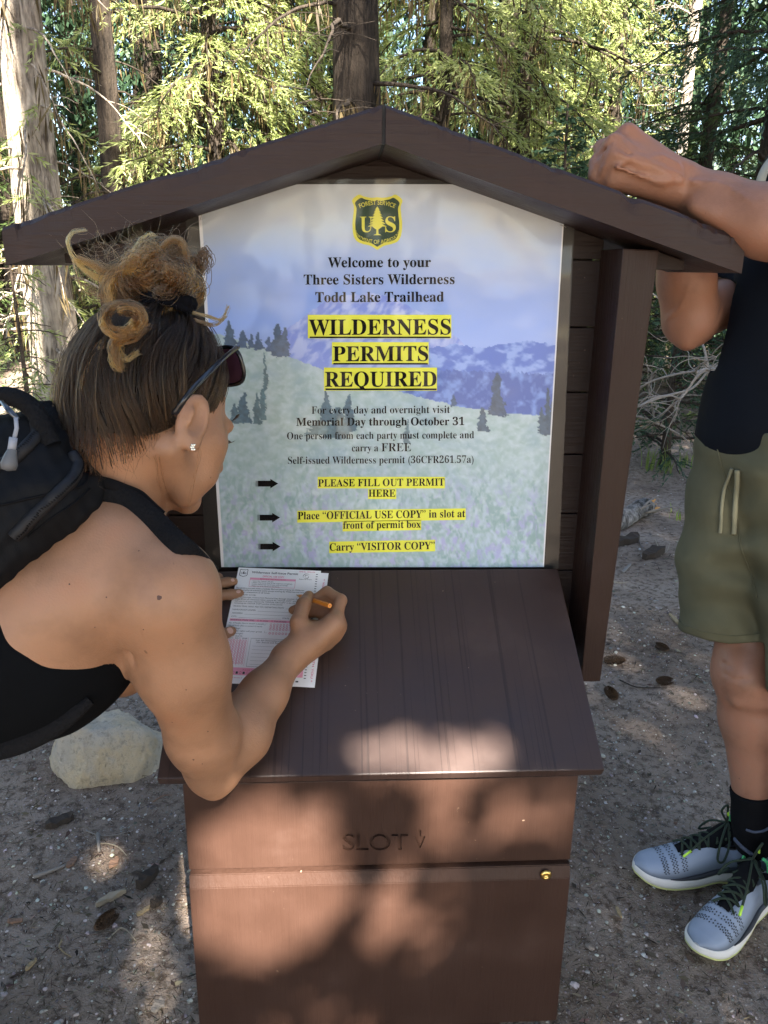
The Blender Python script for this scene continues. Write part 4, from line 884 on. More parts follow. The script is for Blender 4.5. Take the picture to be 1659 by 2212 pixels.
# far arm, hidden mostly behind the body
LE = cp(262, 1440, 1.17); LWR = lid_c(372, 1338, .03)
B.cone(cp(340, 1285, 1.2), LE, .048, .04, .03); B.chain([LE, LE*.5+LWR*.5, LWR], [.039, .036, .026], .02)
# near arm
mid = SHO*.45+ELB*.55; B.cone(SHO, cp(396, 1440, .95), .0575, .0505, .03); B.cone(cp(396, 1440, .95), cp(438, 1590, 1.03), .0505, .0440, .03)
B.cone(cp(440, 1590, 1.03), cp(459, 1663, 1.06), .0455, .032, .02); B.cone(cp(452, 1660, 1.055), cp(463, 1705, 1.064), .026, .012, .016)
F1 = cp(512, 1582, 1.10); F2 = WRI*.5+F1*.5
B.cone(cp(465, 1650, 1.066), F1, .036, .044, .02); B.cone(F1, F2, .043, .032, .025); B.cone(F2, WRI, .032, .0235, .02)
# head
B.ell(hd(0, 0, 0), HA, (.087, .074, .084), .02); B.ell(hd(.028, 0, -.043), HA, (.064, .056, .064), .02)
B.cone(hd(.06, .0, -.095), hd(.074, 0, -.118), .028, .018, .016)
for s in (-1, 1):
    B.cone(hd(-.004, s*.056, -.075), hd(.055, s*.022, -.116), .019, .016, .014)       # jaw line
    B.cone(hd(.055, s*.042, -.052), hd(.062, s*.034, -.085), .026, .022, .025)          # cheek
    B.ell(hd(.083, s*.032, -.018), HA, (.012, .015, .010), .012)                     # brow ridge
    B.ell(hd(.098, s*.031, -.036), HA, (.012, .017, .010), .008, 'sub'); B.ell(hd(.079, s*.031, -.036), HA, (.0125, .0135, .0115), .003)
B.cone(hd(.090, 0, -.028), hd(.107, 0, -.064), .008, .0105, .012); B.ell(hd(.094, 0, -.069), HA, (.012, .017, .008), .008)
B.cone(hd(.083, -.018, -.092), hd(.083, .018, -.092), .007, .007, .008, flat=(hf, 1.3)); B.cone(hd(.080, -.014, -.100), hd(.080, .014, -.100), .0075, .0075, .008)
B.cone(hd(.096, -.02, -.0955), hd(.096, .02, -.0955), .0022, .0022, .003, 'sub')
for s in (-1, 1):                                                                    # ears
    eo = hd(.003, s*.080, -.042); ea = unit(np.array([hf*.72+hr*s*.30, hr*s-hf*.35, hu*1.0+hf*-.12])); ea = np.array([unit(ea[0]), unit(ea[1]), unit(ea[2])])
    n_e = unit(np.cross(ea[0], ea[2])); ax_ = np.array([ea[0], n_e, ea[2]])
    B.ell(eo, ax_, (.0195, .0078, .0335), .004); B.ell(eo+n_e*.0078*(1 if n_e@(hr*s) > 0 else -1)+ea[0]*.003+ea[2]*.003, ax_, (.0128, .0078, .0215), .0015, 'sub')
    B.ell(eo+n_e*.006*(1 if n_e@(hr*s) > 0 else -1)-ea[0]*.004-ea[2]*-.004, ax_, (.004, .004, .012), .003); B.ell(eo-ea[2]*.027+ea[0]*.004, ax_, (.0085, .0062, .010), .005)
B.cone(cp(281, 1380, .893), cp(284, 1432, .900), .0030, .0030, .008, 'sub')
# near hand
mcp = [lid_c(722, 1346, .062), lid_c(727, 1352, .046), lid_c(719, 1368, .030), lid_c(702, 1386, .017)]
for m_, rr_ in zip(mcp, (.0165, .016, .0155, .014)): B.cone(WRI, m_, .019, rr_, .012)
B.cone(WRI, lid_c(664, 1366, .052), .022, .018, .012); B.cone(mcp[0], mcp[2], .012, .012, .008); B.cone(mcp[1], mcp[3], .013, .012, .008)
def finger(B, pts, r, k=.0045):
    for i in range(len(pts)-1): B.cone(pts[i], pts[i+1], r[i], r[i+1], k if i else .008)
finger(B, [mcp[3], lid_c(700, 1352, .012), lid_c(668, 1348, .009), lid_c(655, 1352, .008)], (.0095, .0082, .0074, .0062))
finger(B, [mcp[2], lid_c(712, 1328, .020), lid_c(672, 1322, .013), lid_c(650, 1328, .010)], (.0102, .009, .0082, .007))
finger(B, [mcp[1], lid_c(726, 1306, .036), lid_c(672, 1303, .024), lid_c(632, 1318, .014)], (.0105, .0095, .0086, .0072))
finger(B, [mcp[0], lid_c(736, 1297, .057), lid_c(706, 1278, .048), lid_c(683, 1291, .038)], (.0112, .0100, .0088, .0074))
finger(B, [lid_c(652, 1385, .053), lid_c(645, 1345, .066), lid_c(656, 1306, .060), lid_c(667, 1287, .050)], (.0150, .0128, .0112, .0088), .006)
# far hand, flat on the sheet
pc_ = lid_c(418, 1312, .018); LM = [lid_c(440, 1290, .016), lid_c(438, 1268, .016), lid_c(430, 1250, .015), lid_c(415, 1240, .014)]
for m_ in LM: B.cone(LWR, m_, .020, .0125, .012)
finger(B, [LM[0], lid_c(470, 1286, .016), lid_c(498, 1284, .011), lid_c(518, 1281, .009)], (.0105, .0095, .0085, .0072))
finger(B, [LM[1], lid_c(465, 1262, .018), lid_c(490, 1258, .012), lid_c(506, 1256, .009)], (.0105, .0095, .0085, .0070))
finger(B, [LM[2], lid_c(450, 1249, .015), lid_c(466, 1247, .010), lid_c(474, 1246, .008)], (.0098, .009, .008, .0068))
finger(B, [LM[3], lid_c(435, 1240, .013), lid_c(447, 1239, .009), lid_c(455, 1239, .008)], (.0088, .008, .0072, .006))
finger(B, [lid_c(405, 1330, .018), lid_c(445, 1372, .020), lid_c(476, 1373, .015), lid_c(500, 1363, .011)], (.015, .0115, .0102, .0082), .006)
body_w = B.build('body', SKIN_W, wom, 1)
# legs to the ground (outside the picture, one coarser surface joined to the same body)
hipc = cp(-330, 1530, 1.0); hw = c2w(hipc); B2 = Body([hipc[0]-.32, hipc[1]-.2, .55], [hipc[0]+.42, hipc[1]+.98, 1.45], .009)
gd = w2c(np.array([hw[0], hw[1], 0.]))-w2c(np.array([hw[0], hw[1], 1.])); gd = unit(gd)
hipz = hw[2]
B2.cone(hipc-np.array([0, 0, .06]), hipc+np.array([0, 0, .06]), .112, .112, .03)
FT = []
for s in (-1, 1):
    hp = w2c(hw+np.array([0, s*.08, -.02])); kn = w2c(np.array([hw[0]+.0, hw[1]+s*.09, .44])); an = w2c(np.array([hw[0]-.14, hw[1]+s*.10, .07])); to = w2c(np.array([hw[0]+.02, hw[1]+s*.11, .03]))
    B2.cone(hp, kn, .085, .055, .04); B2.cone(kn, an, .054, .035, .02); B2.cone(an, to, .034, .026, .02); FT.append((an, to))
V2, F2_ = B2.mesh(1)
me1 = body_w.data; bm = bmesh.new(); bm.from_mesh(me1); W2 = c2w(V2); vs = [bm.verts.new(p) for p in W2]
for f in F2_[:, ::-1]: bm.faces.new([vs[i] for i in f]).smooth = True
bm.to_mesh(me1); bm.free()
# black cropped top and shorts
M_blk = mat('black_knit', (.0025, .003, .004), .9, .1); bump(M_blk, noise(M_blk, coords(M_blk), 900, 2), .2, .001)
T_ = Body([-.78, -.02, .72], [-.10, .40, 1.30], .004); torso(T_, .0045)
def topcut(P):
    z = P[..., 2]; px = CX0+P[..., 0]/z*FPX; py = CY0+P[..., 1]/z*FPX
    yb = np.interp(px, [-200, 17, 60, 100, 150, 200, 245, 290, 340], [1090, 1278, 1316, 1346, 1380, 1411, 1428, 1434, 1432])
    return np.where(z < 1.10, (yb-py)*z/FPX, .02)*1.0
T_.clip(topcut)
T_.clip(lambda P: (-.30-.0*P[..., 1])-P[..., 0]-.33)
T_.warp(lambda P: .0009*np.sin(P[..., 0]*90+P[..., 1]*60)*np.sin(P[..., 1]*40))
T_.build('cropped_top', M_blk, wom)
S_ = Body([hipc[0]-.3, hipc[1]-.2, .6], [hipc[0]+.32, hipc[1]+.5, 1.42], .008); S_.cone(hipc-np.array([0, 0, .06]), hipc+np.array([0, 0, .06]), .118, .118, .03)
for s in (-1, 1):
    hp = w2c(hw+np.array([0, s*.08, -.02])); kn = w2c(np.array([hw[0]+.03, hw[1]+s*.086, .66])); S_.cone(hp, kn, .093, .085, .04)
S_.build('shorts', M_blk, wom)
for an, to in FT:
    s_ = Body(np.minimum(an, to)-.08, np.maximum(an, to)+.08, .006); s_.cone(an+gd*.01, to+gd*.0, .044, .036, .02); s_.build('shoe', M_blk, wom)
# mole, nails, brow, lashes
M_mole = mat('mole_brown', (.07, .03, .02), .6); M_nail = mat('nail', (.55, .34, .28), .28, .5)
def on_body(px, py):
    d = ray(px, py); dg = bpy.context.evaluated_depsgraph_get(); return d
from mathutils.bvhtree import BVHTree
bvh = BVHTree.FromPolygons(np.array(c2w(B.mesh(2)[0])).tolist(), B.mesh(2)[1].tolist())
def hit(px, py, bv=None):
    d = ray(px, py); d = d/np.linalg.norm(d); r_ = (bv or bvh).ray_cast(Vector(CAMP), Vector(d)); return (np.array(r_[0]), np.array(r_[1])) if r_[0] is not None else (None, None)
def disc(name, px, py, r, m, par, asp=1., rag=.2, lift=.0006):
    p, n_ = hit(px, py)
    if p is None: return
    if n_@ray(px, py) > 0: n_ = -n_
    a = unit(np.cross(n_, [0, 0, 1.])); b_ = np.cross(n_, a); k = 14; t = np.arange(k)*2*np.pi/k; rr_ = r*(1+RNG.uniform(-rag, rag, k))
    ring_ = p+n_*lift*.3+a*(rr_*np.cos(t))[:, None]+b_*(rr_*asp*np.sin(t))[:, None]; V = np.vstack([ring_, [p+n_*lift]]); F = [(i, (i+1) % k, k) for i in range(k)]
    return mesh_np(name, V, F, m, par, True)
disc('mole', 344, 1291, .0027, M_mole, body_w); disc('mole', 449, 1580, .001, M_mole, body_w); disc('mole', 418, 1641, .0013, M_mole, body_w); disc('mole', 310, 1360, .0008, M_mole, body_w)
for px_, py_, r_ in ((230, 1290, .0008), (205, 1355, .0007), (402, 1490, .0008), (372, 1560, .0009), (560, 1540, .0007), (395, 1390, .0007), (300, 1190, .0008), (455, 1032, .0008), (150, 1262, .0009), (437, 1650, .0008)): disc('mole', px_, py_, r_, M_mole, body_w)
disc('nail', 497, 1362, .0052, M_nail, body_w, 1.15, 0, .0008); disc('nail', 515, 1278, .004, M_nail, body_w, .8, 0, .0008); disc('nail', 503, 1253, .004, M_nail, body_w, .8, 0, .0008)
# ---------------- hair
H_dk = hairmat('dark_brown_hair', [(.005, .0026, .0013), (.012, .006, .0026), (.028, .0135, .0055), (.008, .004, .0018)]); H_lt = hairmat('golden_brown_hair', [(.13, .058, .016), (.26, .125, .032), (.40, .21, .06)])
M_cap = mat('hair_mass', (.007, .0045, .003), .6, .25); M_bunm = mat('bun_mass', (.040, .022, .010), .7, .2)
Hb = Body(HC-.2, HC+.2, .004)
Hb.ell(hd(-.012, 0, .006), HA, (.090, .078, .089), .02); Hb.ell(hd(-.042, 0, -.035), HA, (.056, .064, .056), .03); Hb.cone(hd(-.045, 0, -.055), hd(-.041, 0, -.100), .056, .054, .02); Hb.cone(hd(-.008, -.004, .07), hd(-.012, -.004, .10), .040, .030, .03)
hv, hf_ = Hb.mesh(1); hbv = BVHTree.FromPolygons(((hv-HC)@HA.T).tolist(), hf_.tolist())
AZ_, EL_ = np.linspace(-np.pi, np.pi, 97), np.linspace(-1.35, 1.5, 80); RT = np.full((97, 80), .09)
for i_, a in enumerate(AZ_):
    for j_, e in enumerate(EL_):
        h_ = hbv.ray_cast(Vector((0, 0, 0)), Vector((math.cos(a)*math.cos(e), math.sin(a)*math.cos(e), math.sin(e)))); RT[i_, j_] = h_[3] if h_[0] is not None else .09
def hairline(P):
    q = (P-HC)@HA.T; f_, r_, u_ = q[..., 0], np.abs(q[..., 1]), q[..., 2]
    lim = np.interp(f_, [-.12, -.08, -.04, -.012, .012, .030, .045, .06, .075, .09, .11], [-.076, -.080, -.074, -.058, -.014, -.040, -.036, -.010, .012, .026, .034])
    return np.where(np.abs(u_) < 9, (lim-u_)*.8, .02)
Hb.clip(hairline); Hb.build('hair_cap', M_cap, wom)
BUN = hd(-.012, -.004, .118)
def scalp(dirv, g): 
    """point on the hair shell along local direction"""
    a = np.arctan2(dirv[..., 1], dirv[..., 0]); e = np.arcsin(np.clip(dirv[..., 2], -1, 1)); u = np.clip((a+np.pi)/(2*np.pi)*96, 0, 95.99); v = np.clip((e+1.35)/2.85*79, 0, 78.99); i = u.astype(int); j = v.astype(int); u = u-i; v = v-j
    r_ = (RT[i, j]*(1-u)+RT[i+1, j]*u)*(1-v)+(RT[i, j+1]*(1-u)+RT[i+1, j+1]*u)*v; return dirv*(r_[..., None]+g)
n = 6500; k = 18; rr = np.random.default_rng(77); S = np.zeros((n, k, 3)); t = np.linspace(0, 1, k)
az_ = rr.uniform(-np.pi, np.pi, n)
limf = lambda a: np.interp(np.degrees(np.abs(a)), [0, 20, 35, 45, 60, 75, 92, 115, 135, 160, 180], [.32, .24, .06, -.18, -.46, -.50, -.24, -.70, -.84, -.84, -.80])
lim = limf(az_)
el0 = lim-rr.random(n)**2.2*(.08+.11*(np.cos(az_) < -.2))+rr.random(n)**1.7*(1.30-lim)*.75
ng = 190; ga = rr.uniform(-np.pi, np.pi, ng); gl = limf(ga); ge = gl+rr.random(ng)**1.5*(1.2-gl)*.7; gg = rr.normal(.0014, .0026, ng); gd_ = rr.normal(0, .07, ng)
def dirs(a, e): return np.stack([np.cos(a)*np.cos(e), np.sin(a)*np.cos(e), np.sin(e)], -1)
near = np.argmax(dirs(az_, el0)@dirs(ga, ge).T, 1)
for i in range(n):
    q = near[i]; e = el0[i]+(1.44-el0[i])*t**.92; da = (ga[q]-az_[i]+np.pi)%(2*np.pi)-np.pi; low = np.clip((-.25-el0[i])*2.2, 0, 1); sg_ = np.sign(az_[i])
    bell = np.sin(np.pi*np.clip(t*1.02, 0, 1)); a = az_[i]+.62*da*bell+gd_[q]*bell+.035*np.sin(t*6.5+gd_[q]*60)*bell+rr.normal(0, .02)*bell+low*sg_*.30*np.sin(np.pi*np.clip(t*1.6, 0, 1))*(1 if abs(az_[i]) < 2.7 else .2)
    bk = np.clip(-np.cos(a), 0, 1)
    fl_ = rr.uniform(0, .009) if rr.random() < .05 else 0.; g = .0012+fl_*bell+(.0026+gg[q]*1.3+.0075*bk*np.exp(-((e+.35)/.5)**2))*bell*(1-.55*np.clip(np.cos(a), 0, 1))+rr.normal(0, .0010)*(bell*.8+.3)
    S[i] = scalp(dirs(a, e), g[:, None])
Sw = HC+S@HA
hair_obj('hair', c2w(Sw), .00042, H_dk, wom)
hl_ = rr.choice(n, 260, False); S2 = S[hl_]*1.008+rr.normal(0, .0012, (260, 1, 3)); hair_obj('hair_highlights', c2w(HC+S2@HA), .00046, hairmat('hair_streak', [(.025, .0125, .005), (.05, .026, .010), (.075, .04, .016)]), wom)
# bun: core plus looping strands
bc = cph(312, 578, .915)
Bb = Body(bc-.13, bc+.13, .004)
Bb.ell(cph(337, 596, .92), E3, (.043, .030, .034), .02); Bb.cone(cph(248, 600, .915), cph(340, 612, .91), .017, .024, .015); Bb.cone(cph(270, 650, .885), cph(262, 680, .88), .018, .015, .012); Bb.cone(cph(335, 640, .91), cph(340, 690, .905), .034, .04, .02)
Bb.build('bun_core', M_bunm, wom)
def lock(P, n, spread, k=26, curl=.0, seed=0, taper=1.):
    rr = np.random.default_rng(seed); C_ = smooth_path(np.array([cph(*p) for p in P]), 10); s_ = np.linspace(0, len(C_)-1, k); C_ = np.stack([np.interp(s_, np.arange(len(C_)), C_[:, q]) for q in range(3)], -1)
    T, A, Bx = frames(C_); tt = np.linspace(0, 1, k); prof = (np.sin(np.pi*np.clip(tt*.9+.08, 0, 1))**.6*(1-taper*.75*tt)+.08)
    o1, o2 = rr.normal(0, spread, n), rr.normal(0, spread*.7, n); ph = rr.uniform(0, 6.28, n); L = []
    for i in range(n):
        w = prof+curl*np.sin(tt*7+ph[i]); e = int(k*rr.uniform(.8, 1)) ; X_ = C_+A*(o1[i]*w)[:, None]+Bx*(o2[i]*w)[:, None]+np.cumsum(rr.normal(0, spread*.06+.00012, (k, 3)), 0)+rr.normal(0, .0012, 3)*np.sin(tt*rr.uniform(5, 12)+ph[i])[:, None]; L.append(X_)
    return np.array(L)
def zs(px, py, lift=.010):
    h_ = hcb.ray_cast(Vector((0, 0, 0)), Vector(unit(np.array([(px-CX0)/FPX, (py-CY0)/FPX, 1.])))); return (h_[0][2]-lift) if h_[0] is not None else .975
hcb = BVHTree.FromPolygons(hv.tolist(), hf_.tolist())
def L3(P, lift=.012): return [(a, b, zs(a, b, lift)-DZ) for a, b in P]
LKS = {0: [], 1: [], 2: []}; rl = np.random.default_rng(9); LC = []
def add(tone, *a, **kw): LKS[tone].append(lock(*a, **kw))
# wraps that make up the knot
for q in range(52):
    a0 = rl.uniform(0, 6.28); cx_, cy_ = 335+rl.normal(0, 24), 592+rl.normal(0, 15); rx, ry = rl.uniform(30, 66), rl.uniform(16, 46); tl = rl.normal(-.2, .7); zz = rl.uniform(.855, .93); sp = rl.uniform(1.0, 2.4)*rl.choice([-1, 1])
    P = []
    for u in np.linspace(0, 1, 6):
        a = a0+sp*u; X_, Y_ = rx*math.cos(a), ry*math.sin(a); P.append((cx_+X_*math.cos(tl)-Y_*math.sin(tl), min(cy_+X_*math.sin(tl)+Y_*math.cos(tl), 650), zz+.014*math.cos(a*1.3+q)-.012*(1-(X_/80)**2)))
    add(int(rl.choice([0, 0, 1, 1, 2])), P, int(rl.integers(26, 60)), rl.uniform(.0045, .0095), seed=500+q, taper=rl.choice([0, .5]))
# tail end thrown to the left, curl on the crown, hanging ends
add(1, [(375, 600, .865), (330, 575, .862), (285, 580, .865), (240, 592, .875), (205, 575, .88), (168, 556, .88)], 70, .0038, seed=3, taper=.4)
add(2, [(352, 625, .868), (310, 592, .86), (268, 590, .865), (225, 604, .875), (188, 588, .88), (160, 560, .88)], 46, .0026, seed=4)
add(0, [(300, 560, .88), (262, 575, .88), (235, 600, .88), (232, 640, .88), (250, 665, .88)], 80, .0050, seed=5, taper=0)
add(1, [(262, 585, .868), (240, 610, .868), (240, 650, .87), (258, 676, .872)], 60, .0044, seed=6, taper=0)
add(2, [(248, 600, .865), (236, 625, .866), (246, 668, .868)], 26, .0022, seed=61, taper=0)
cxl, cyl = 263, 697
zr_ = min(zs(263, 697), zs(263, 735), zs(263, 665))-.012-DZ
for q in range(11):
    r0 = rl.uniform(24, 42); a0 = rl.uniform(0, 6.28); a1 = a0+rl.uniform(1.6, 3.4); ox, oy = rl.normal(0, 5), rl.normal(0, 4); P = [(cxl+ox+r0*(1.12+.1*u)*math.cos(a), cyl+oy+r0*.88*math.sin(a)-4*u) for u, a in zip(np.linspace(0, 1, 7), np.linspace(a0, a1, 7))]
    add(int(rl.choice([0, 1, 1, 2, 2])), [(a_, b_, zr_+rl.normal(0, .002)) for a_, b_ in P], int(rl.integers(16, 34)), rl.uniform(.0016, .0036), seed=70+q, taper=rl.choice([.2, .8]))
add(1, L3([(366, 652), (325, 644), (285, 650), (250, 668)], .018), 80, .0034, seed=80, taper=.2); add(2, L3([(372, 668), (330, 652), (290, 655), (252, 668)], .018), 26, .002, seed=81)
add(1, L3([(318, 700), (290, 728), (258, 735), (246, 752), (252, 775), (262, 795)], .015), 110, .0034, seed=82); add(2, L3([(270, 735), (258, 752), (272, 778), (300, 760)], .014), 26, .0022, seed=83); add(2, L3([(255, 740), (240, 765), (246, 790), (262, 800)], .014), 22, .0020, seed=84)
add(2, L3([(395, 682), (350, 676), (318, 690), (290, 716), (250, 742), (215, 752)], .010), 34, .0020, seed=85); add(1, L3([(240, 726), (212, 748), (192, 790), (176, 840)], .008), 34, .0028, seed=86)
add(2, [(345, 674, .87), (400, 672, .88), (450, 684, .89), (480, 690, .9), (494, 662, .905)], 16, .0012, seed=10); add(1, [(350, 682, .88), (420, 692, .88), (462, 703, .89), (488, 684, .9)], 14, .0013, seed=11)
add(2, [(232, 598, .885), (200, 574, .88), (163, 558, .88), (147, 527, .885), (155, 504, .885), (186, 497, .885)], 20, .0014, seed=12)
add(1, [(265, 640, .885), (215, 642, .88), (182, 625, .88), (166, 592, .88), (160, 560, .88)], 12, .0018, seed=14); add(0, [(275, 640, .89), (235, 645, .885), (190, 618, .885), (150, 596, .885)], 10, .002, seed=15)
add(2, [(296, 590, .87), (286, 555, .868), (298, 525, .87), (322, 506, .88), (338, 511, .88)], 16, .0012, seed=16)
add(1, [(340, 545, .88), (366, 518, .88), (392, 522, .885), (404, 558, .89), (408, 590, .89)], 30, .0018, seed=17, taper=.2)
add(2, [(350, 640, .872), (380, 620, .868), (414, 592, .875), (420, 574, .885)], 26, .0022, seed=18); add(0, [(395, 600, .90), (426, 602, .90), (436, 642, .90), (410, 672, .90)], 50, .003, seed=19, taper=.2)
H_mid = hairmat('brown_hair', [(.045, .020, .007), (.11, .050, .016), (.17, .08, .025)]); H_bd = hairmat('deep_brown_hair', [(.016, .008, .003), (.045, .021, .008), (.07, .034, .012)])  # deepest brown is one of three tones that set the locks apart
for tone, m_ in ((0, H_bd), (1, H_mid), (2, H_lt)): hair_obj('bun', c2w(np.vstack(LKS[tone])), .00046, m_, wom)
# loose wisps
WS = []; WS2 = []
for q in range(210):
    p0 = np.array([rr.uniform(200, 400), rr.uniform(520, 620), rr.uniform(.88, .94)]); a = rr.uniform(np.pi*.75, np.pi*1.95) if q < 150 else rr.uniform(0, 6.28); L_ = rr.uniform(25, 95)
    p1 = p0+[math.cos(a)*L_*.5, math.sin(a)*L_*.5, 0]; p2 = p1+[math.cos(a+rr.normal(0, .8))*L_*.5, math.sin(a+rr.normal(0, .8))*L_*.5, 0]; WS.append(lock([p0, p1, p2], 1, .0005, 14, seed=100+q)[0])
for q in range(150):
    s_ = rr.uniform(0, 1); p0 = np.array([np.interp(s_, [0, .5, 1], [150, 175, 235])+rr.normal(0, 6), np.interp(s_, [0, .5, 1], [840, 930, 990])+rr.normal(0, 6), .9]); L_ = rr.uniform(20, 60); a = rr.uniform(1.2, 3.4)
    p1 = p0+[math.cos(a)*L_*.5, math.sin(a)*L_*.4, 0]; p2 = p1+[math.cos(a-.6)*L_*.5, math.sin(a-.6)*L_*.4, 0]; WS.append(lock([p0, p1, p2], 1, .0005, 14, seed=300+q)[0])
def zb(px, py, lift=.006):
    p, _ = hit(px, py); return (float(w2c(p)[2])-lift-DZ) if p is not None else .90
for P0 in ([(430, 968), (420, 1030), (408, 1075), (412, 1112)], [(345, 985), (352, 1040), (372, 1085)], [(335, 985), (342, 1030), (350, 1070)]):
    P0 = [(a_, b_, zb(a_, b_)) for a_, b_ in P0]
    WS += list(lock(P0, 3, .0009, 14, seed=int(P0[0][0]))) 
for q in range(220):
    a = rr.choice([-1, 1])*rr.uniform(1.75, 3.14); e = float(limf(a))-rr.uniform(-.06, .05); d0 = dirs(np.array(a), np.array(e)); d1 = dirs(np.array(a-np.sign(a)*rr.uniform(.0, .16)), np.array(e+rr.uniform(-.16, .05))); d2 = dirs(np.array(a-np.sign(a)*rr.uniform(.05, .3)), np.array(e+rr.uniform(-.26, .05)))
    P3 = HC+np.array([scalp(d_, np.array([g_])) for d_, g_ in ((d0, .001), (d1, .002), (d2, .0045))])@HA; WS2.append(smooth_path(P3, 5))
hair_obj('nape_hair', c2w(np.array(WS2)), .00022, H_bd, wom)
hair_obj('hair_wisps', c2w(np.array(WS)), .0002, H_mid, wom)
# shaved-short hair fading on the nape below the hairline
M_tie = mat('hair_tie_fabric', (.003, .0035, .006), .9, .1)
tp = smooth_path(np.array([cph(312, 648, .868), cph(340, 636, .862), (cph(380, 642, .866)), cph(408, 656, .885), cph(405, 655, .935), cph(350, 648, .955), cph(305, 650, .93), cph(306, 652, .885)]), 8)
tubes_obj('hair_tie', [(c2w(tp), .0085*(1+.18*np.sin(np.arange(len(tp))*1.3))), (c2w(tp+np.array([0, .008, 0])), .006)], M_tie, wom, 10)
br = []
for q in range(60):
    s_ = rr.random(); p0 = hd(.094-.012*s_**2, .018+.036*s_, -.010+.004*s_); br.append(np.array([p0, p0+hr*.004+hu*.002+hf*.001, p0+hr*.008+hu*.001]))
for q in range(40):
    s_ = rr.random(); p0 = hd(.090-.008*abs(s_-.4), .020+.026*s_, -.037); br.append(np.array([p0, p0+hf*.005-hu*.001, p0+hf*.010+hu*.003]))
hair_obj('brow_and_lashes', c2w(np.array(br)), .0003, H_dk, wom)
M_gem = mat('earring_crystal', (.85, .85, .82), .08, .8, Metallic=.8); eg = []
pe, ne = hit(417, 966)
if pe is None: pe = c2w(hd(0, .085, -.07)); ne = np.array([0, -1, 0.])
b = MB()
for k in range(6):
    a = k*1.047; bmesh.ops.create_icosphere(b.bm, subdivisions=1, radius=.0016, matrix=Matrix.Translation(Vector(pe-ray(417, 966)*.002+rt*.0024*math.cos(a)*(k > 0)+up*.0030*math.sin(a)*(k > 0))))
tag(b.build('earring', M_gem), 'tiny sparkling stud earring on the woman’s ear lobe', 'earring')
# sunglasses pushed up on the head
sg = tag(empty('sunglasses', c2w(hd(.1, .05, .03))), 'black plastic sunglasses pushed up on the woman’s head', 'sunglasses')
M_pl = mat('glossy_black_plastic', (.008, .009, .012), .22, .6); M_lens = mat('tinted_lens', (.05, .022, .04), .08, .6)
hin = cph(514, 749, .915); temple = [cph(376, 894, .815), cph(384, 884, .810), cph(402, 858, .806), cph(440, 815, .824), cph(485, 772, .872), hin]
tubes_obj('temple', [(c2w(smooth_path(np.array(temple), 8)), np.interp(np.linspace(0, 1, 41), [0, .1, .4, 1], [.0030, .0042, .0034, .0030]))], M_pl, sg, 8)
off = hr*-.135
tubes_obj('temple', [(c2w(smooth_path(np.array(temple)+off, 8)), .0034)], M_pl, sg, 8)
def lens(c, s):
    # rounded lens outline in the lens plane (spanned by -hr and a tilted hu)
    uy = unit(np.array([-.20, -.90, -.34])); ux = -hr*s; o_ = []
    for a in np.linspace(0, 2*np.pi, 33)[:-1]:
        ca, sa = math.cos(a), math.sin(a); rx, ry = .0265, .0245; e_ = 2.8; m_ = (abs(ca)**e_+abs(sa)**e_)**(-1/e_); o_.append(c+ux*(.027+rx*ca*m_)+uy*(ry*sa*m_-.0215))
    return np.array(o_), unit(np.cross(ux, uy))
for s, h0 in ((1, hin), (-1, hin+hr*-.135)):
    o_, n_ = lens(h0, s); loop = np.vstack([o_, o_[:2]]); tubes_obj('lens_rim', [(c2w(loop), .0027)], M_pl, sg, 6)
    V = np.vstack([o_, o_+n_*.0012]); k = len(o_); bm = bmesh.new(); vv_l = [bm.verts.new(p) for p in c2w(V)]; bm.faces.new(vv_l[:k]); bm.faces.new(vv_l[k:][::-1])
    for i in range(k): bm.faces.new((vv_l[i], vv_l[(i+1) % k], vv_l[k+(i+1) % k], vv_l[k+i]))
    me = bpy.data.meshes.new('lens'); bm.to_mesh(me); bm.free(); link('lens', me, M_lens, sg)
br0 = hin-hr*.054; tubes_obj('bridge', [(c2w(smooth_path(np.array([br0-hu*.008, br0-hr*.013+hf*.004-hu*.004, br0-hr*.027-hu*.008]), 6)), .0024)], M_pl, sg, 6)
# pencil
A_, Z_ = lid(712.5, 1308.6, .079), lid(640, 1285, .0035); ax_ = unit(Z_-A_); pen = tag(empty('pencil', A_), 'short orange golf pencil held in the writing hand', 'pencil')
M_or = mat('orange_lacquer', (.75, .26, .03), .35, .5); M_pw = mat('bare_pencil_wood', (.55, .36, .2), .6); M_gr = mat('graphite', (.03, .03, .03), .4)
Lp = np.linalg.norm(Z_-A_)
def hexrod(name, a, b, ra, rb, m): 
    V, F = tube_np(np.array([a, b]), [ra, rb], 6); bm = bmesh.new(); vs = [bm.verts.new(p) for p in V]; [bm.faces.new([vs[i] for i in f]) for f in F]; bm.faces.new(vs[:6][::-1]); bm.faces.new(vs[6:]); me = bpy.data.meshes.new(name); bm.to_mesh(me); bm.free(); link(name, me, m, pen)
hexrod('barrel', A_, A_+ax_*(Lp-.018), .0037, .0037, M_or); hexrod('sharpened_cone', A_+ax_*(Lp-.018), A_+ax_*(Lp-.004), .0036, .0011, M_pw); hexrod('lead', A_+ax_*(Lp-.004), Z_, .0010, .0003, M_gr); hexrod('core', A_-ax_*.0004, A_+ax_*.0001, .0011, .0011, M_gr)

